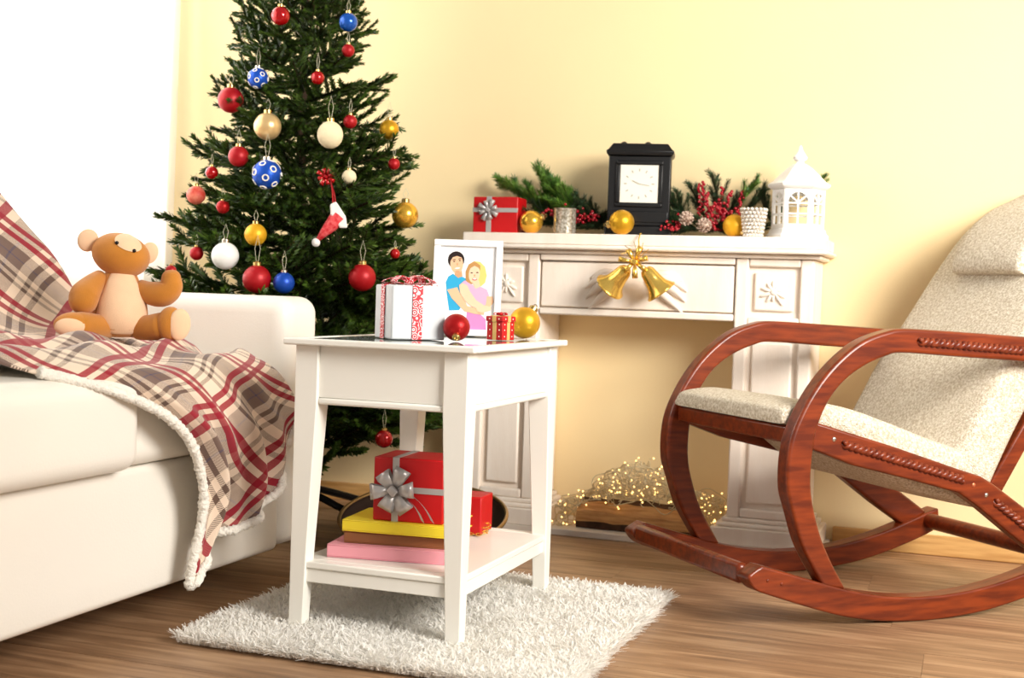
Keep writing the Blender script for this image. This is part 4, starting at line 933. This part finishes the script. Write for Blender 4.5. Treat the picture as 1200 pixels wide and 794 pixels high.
# books and gifts on the lower shelf
SZ = .1505
def book(label, loc, rz, L_, D_, H_, m, ends='paper'):
    t = thing('hardback_book', label, 'book', loc, rz, 'books on the lower shelf'); c = .0025
    B('cover', m, t, (0, L_, 0, D_, 0, c), (0, L_, 0, D_, H_-c, H_), (0, L_, 0, c*1.2, c, H_-c), bevel=.0012); B('pages', ends, t, (.004, L_-.004, c*1.2, D_-.004, c, H_-c), bevel=0)
book('pink hardback book at the bottom of the stack on the lower shelf', (-1.220, 2.345, SZ), math.radians(9), .250, .17, .0265, 'book_pink')
book('brown hardback book in the middle of the stack on the lower shelf', (-1.196, 2.372, SZ+.0268), math.radians(9), .225, .155, .0245, 'book_brown')
book('yellow hardback book on top of the stack on the lower shelf', (-1.199, 2.368, SZ+.0516), math.radians(6), .232, .16, .0235, 'book_yellow')
t = gift('red_gift', 'red gift with silver bow lying on the yellow book', (-1.074, 2.462, SZ+.0754), math.radians(5), .150, .125, .130, 'red_wrap', None)
B('ribbon', 'silver_ribbon', t, (-.034, -.020, -.0638, -.0622, 0, .1307), (-.034, -.020, -.0638, .0638, .1296, .1310), (-.0757, .0757, -.0638, -.0622, .060, .072), (-.0765, -.0745, -.0635, .0635, .060, .072), bevel=.0003)
bow(t, (-.027, -.0645, .064), rotm(0, .2, 0), .050, 'silver_ribbon', 'bow', 6, .62)
for pts in (((-.03, -.067, .064), (.01, -.075, .066), (.04, -.078, .045), (.058, -.074, .006)), ((-.03, -.067, .062), (.0, -.078, .06), (.026, -.076, .035), (.036, -.07, .004))):
    P_ = [Vector(p) for p in pts]; vs = []
    for k in range(13):
        q = k/12; a = (1-q)**3*P_[0]+3*q*(1-q)**2*P_[1]+3*q*q*(1-q)*P_[2]+q**3*P_[3]; vs += [a+Vector((-.004, 0, .004)), a+Vector((.004, 0, -.003))]
    MB().add(vs, [(2*i, 2*i+1, 2*i+3, 2*i+2) for i in range(12)]).build('ribbon_tail', 'silver_ribbon', t, smooth=60)
t = thing('red_gift', 'red gift with gold curled trim at the back of the lower shelf', 'gift', (-1.078, 2.748, SZ), math.radians(4), 'wrapped gifts')
B('wrapped_box', 'red_wrap', t, (-.05, .05, -.045, .045, .003, .088), bevel=.003)
m = MB()
for k, (x, y_, z) in enumerate(((.048, -.048, .004), (.03, -.049, .004), (.01, -.049, .004), (-.02, -.049, .004), (.056, -.03, .006), (.056, -.005, .012))):
    m.tube([(x+.007*math.cos(i*.9), y_+.004*math.sin(i*.9)-.003, z+.0012*i if k > 3 else z+.002+.002*math.sin(i*.9)) for i in range(14)], .0013, 5)
m.build('curled_trim', 'gold_metal', t); MB().torus((.0, -.0, .0025), .045, .0022, Matrix.Diagonal((1.15, 1.05, 1)), 30, 6).build('cord', 'gold_ribbon', t)

# ================================================================== rocking chair
def rocking_chair():
    th = math.radians(42); s0, v0 = 1.96, 2.58
    u = Vector((math.cos(th), math.sin(th), 0)); v = Vector((-math.sin(th), math.cos(th), 0)); loc = u*s0+v*v0
    t = thing('rocking_chair', 'red-brown bentwood rocking chair with beige boucle upholstery', 'rocking chair', loc, th)
    def sm(A, n):       # smooth polyline
        A = np.array(A, float); m = len(A); ext = np.concatenate([[2*A[0]-A[1]], A, [2*A[-1]-A[-2]]]); out = []
        for q in np.linspace(0, m-1-1e-6, n):
            i = int(q); f = q-i; p0, p1, p2, p3 = ext[i:i+4]; out.append(.5*((2*p1)+(-p0+p2)*f+(2*p0-5*p1+4*p2-p3)*f*f+(-p0+3*p1-3*p2+p3)*f**3))
        return [tuple(x) for x in out]
    Lo = sm([(2.46, .622), (2.32, .632), (2.211, .638), (2.03, .645), (1.882, .649), (1.83, .642), (1.768, .621), (1.714, .585), (1.662, .534), (1.619, .47), (1.590, .398), (1.586, .311), (1.604, .251), (1.633, .177), (1.690, .090)], 60)
    Li = sm([(2.46, .564), (2.32, .574), (2.214, .581), (2.033, .589), (1.878, .596), (1.833, .589), (1.777, .568), (1.728, .538), (1.691, .5), (1.666, .455), (1.651, .400), (1.648, .305), (1.670, .221), (1.701, .155), (1.750, .080)], 60)
    Rb = sm([(1.496, .118), (1.515, .095), (1.549, .081), (1.68, .040), (1.77, .0175), (1.862, .005), (1.960, .0005), (2.06, .004), (2.16, .016), (2.27, .040), (2.39, .078), (2.44, .10)], 50)
    Rt = sm([(1.500, .126), (1.526, .141), (1.546, .139), (1.677, .101), (1.76, .079), (1.85, .062), (1.950, .054), (2.06, .058), (2.16, .072), (2.27, .098), (2.39, .138), (2.435, .152)], 50)
    Ta = [(1.652, .446), (1.866, .389), (2.048, .336), (2.111, .319), (2.149, .300), (2.235, .248), (2.40, .142)]
    Tb = [(1.645, .388), (1.753, .351), (1.928, .312), (2.049, .283), (2.106, .250), (2.224, .171), (2.33, .106)]
    fn = lambda a, b, h: (a-s0, h, b)
    for side, (lo, hi) in enumerate(((-.280, -.238), (.238, .280))):
        out = -1 if side == 0 else 1
        MB().band(Lo, Li, lo, hi, fn).build('arm_loop', 'chair_wood', t, bevel=.007, seg=3)
        MB().band(Rb, Rt, lo-.003, hi+.003, fn).build('rocker', 'chair_wood', t, bevel=.007, seg=3)
        MB().band(Ta, Tb, lo+.004, hi-.004, fn).build('side_rail', 'chair_wood', t, bevel=.006, seg=3)
        face = lo if side == 0 else hi
        for (a0, b0), (a1, b1), off in (((1.912, .622), (2.40, .596), .001), ((1.725, .398), (2.060, .312), -.004), ((2.150, .262), (2.330, .147), -.004)):
            n = int(math.hypot(a1-a0, b1-b0)/.0022); m = MB(); d = Vector((a1-a0, 0, b1-b0)).normalized(); nn = Vector((-d.z, 0, d.x))
            for ph in (0, PI):
                m.tube([Vector((a0-s0, face+out*off, b0))+d*(i*.0022)+nn*.0048*math.sin(i*.0022*2*PI/.030+ph)+Vector((0, out*.0048*math.cos(i*.0022*2*PI/.030+ph), 0)) for i in range(n)], .0062, 6)
            m.build('twisted_moulding', 'rope_wood', t, smooth=180)
        for (a, b), mm in (((1.703, .408), 'screw_metal'), ((2.088, .300), 'screw_copper'), ((2.126, .276), 'screw_metal')):
            MB().ell((a-s0, face-out*.004, b), (.0055, .0028, .0055), None, 12, 8).build('screw', mm, t, smooth=180)
        for a, b in ((1.545, .112), (1.58, .103)): MB().ell((a-s0, face+out*.003, b), (.004, .002, .004), None, 10, 6).build('screw_plug', 'chair_wood', t, smooth=180)
    # cross members
    B('front_crossbar', 'chair_wood', t, (1.500-s0, 1.526-s0, -.237, .237, .097, .141), bevel=.009)
    MB().tube([(2.405-s0, -.237, .118), (2.405-s0, .237, .118)], .021, 14).build('rear_crossbar', 'chair_wood', t)
    B('seat_crossbar', 'chair_wood', t, (1.610-s0, 1.650-s0, -.237, .237, .395, .432), bevel=.005)
    # seat: upholstered sling, profile in (s,z)
    top = sm([(1.598, .448), (1.612, .472), (1.690, .482), (1.785, .468), (1.882, .440), (2.00, .402), (2.10, .372), (2.17, .345)], 40)
    bot = sm([(1.600, .436), (1.650, .430), (1.72, .418), (1.80, .392), (1.87, .335), (1.95, .286), (2.06, .258), (2.15, .236)], 40)
    def cushion(name, A, Bq, w_, rnd):
        m = MB(); vs = []; fs = []; prof = [(-1, .38), (-.99, .72), (-.955, .93), (-.88, 1), (-.4, 1.03), (0, 1.05), (.4, 1.03), (.88, 1), (.955, .93), (.99, .72), (1, .38)]
        n = len(A); k = len(prof)
        for i in range(n):
            a = Vector((A[i][0]-s0, 0, A[i][1])); b = Vector((Bq[i][0]-s0, 0, Bq[i][1])); c = (a+b)/2
            for y_, q in prof: vs.append(c+(a-c)*q+Vector((0, y_*w_, 0)))
            for y_, q in prof[::-1]: vs.append(c+(b-c)*q+Vector((0, y_*w_, 0)))
        k2 = 2*k
        for i in range(n-1):
            for j in range(k2): l = (j+1) % k2; fs.append((i*k2+j, i*k2+l, (i+1)*k2+l, (i+1)*k2+j))
        fs += [tuple(range(k2))[::-1], tuple(range((n-1)*k2, n*k2))]; m.add(vs, fs); return m.build(name, 'boucle', t, smooth=60)
    cushion('seat_cushion', top, bot, .232, 0)
    F = [(2.085, .365), (2.106, .398), (2.151, .473), (2.193, .545), (2.266, .645), (2.371, .790), (2.455, .893), (2.530, .955), (2.60, .992), (2.68, 1.01)]
    Fr = sm(F, 44); Bk = sm([(2.185, .285), (2.205, .325), (2.245, .40), (2.290, .475), (2.365, .585), (2.468, .735), (2.55, .845), (2.62, .90), (2.68, .94), (2.71, .975)], 44)
    cushion('backrest_cushion', Fr, Bk, .232, 0)
    # headrest pillow lying on the upper back
    cushion('headrest_pillow', sm([(2.366, .784), (2.336, .797), (2.346, .842), (2.388, .903), (2.446, .953), (2.525, .990), (2.60, 1.022), (2.655, 1.03), (2.69, 1.012)], 30), sm([(2.37, .780), (2.385, .785), (2.41, .82), (2.445, .865), (2.49, .91), (2.55, .955), (2.61, .982), (2.66, .99), (2.692, .994)], 30), .120, 0)
    for s_ in (-1, 1):
        MB().band([(2.19, .292), (2.33, .50), (2.50, .745), (2.66, .91)], [(2.225, .268), (2.365, .48), (2.535, .725), (2.69, .89)], s_*.20-.018, s_*.20+.018, fn).build('back_post', 'chair_wood', t, bevel=.005)
    B('arm_crossbar', 'chair_wood', t, (2.425-s0, 2.46-s0, -.237, .237, .575, .612), bevel=.006)
rocking_chair()
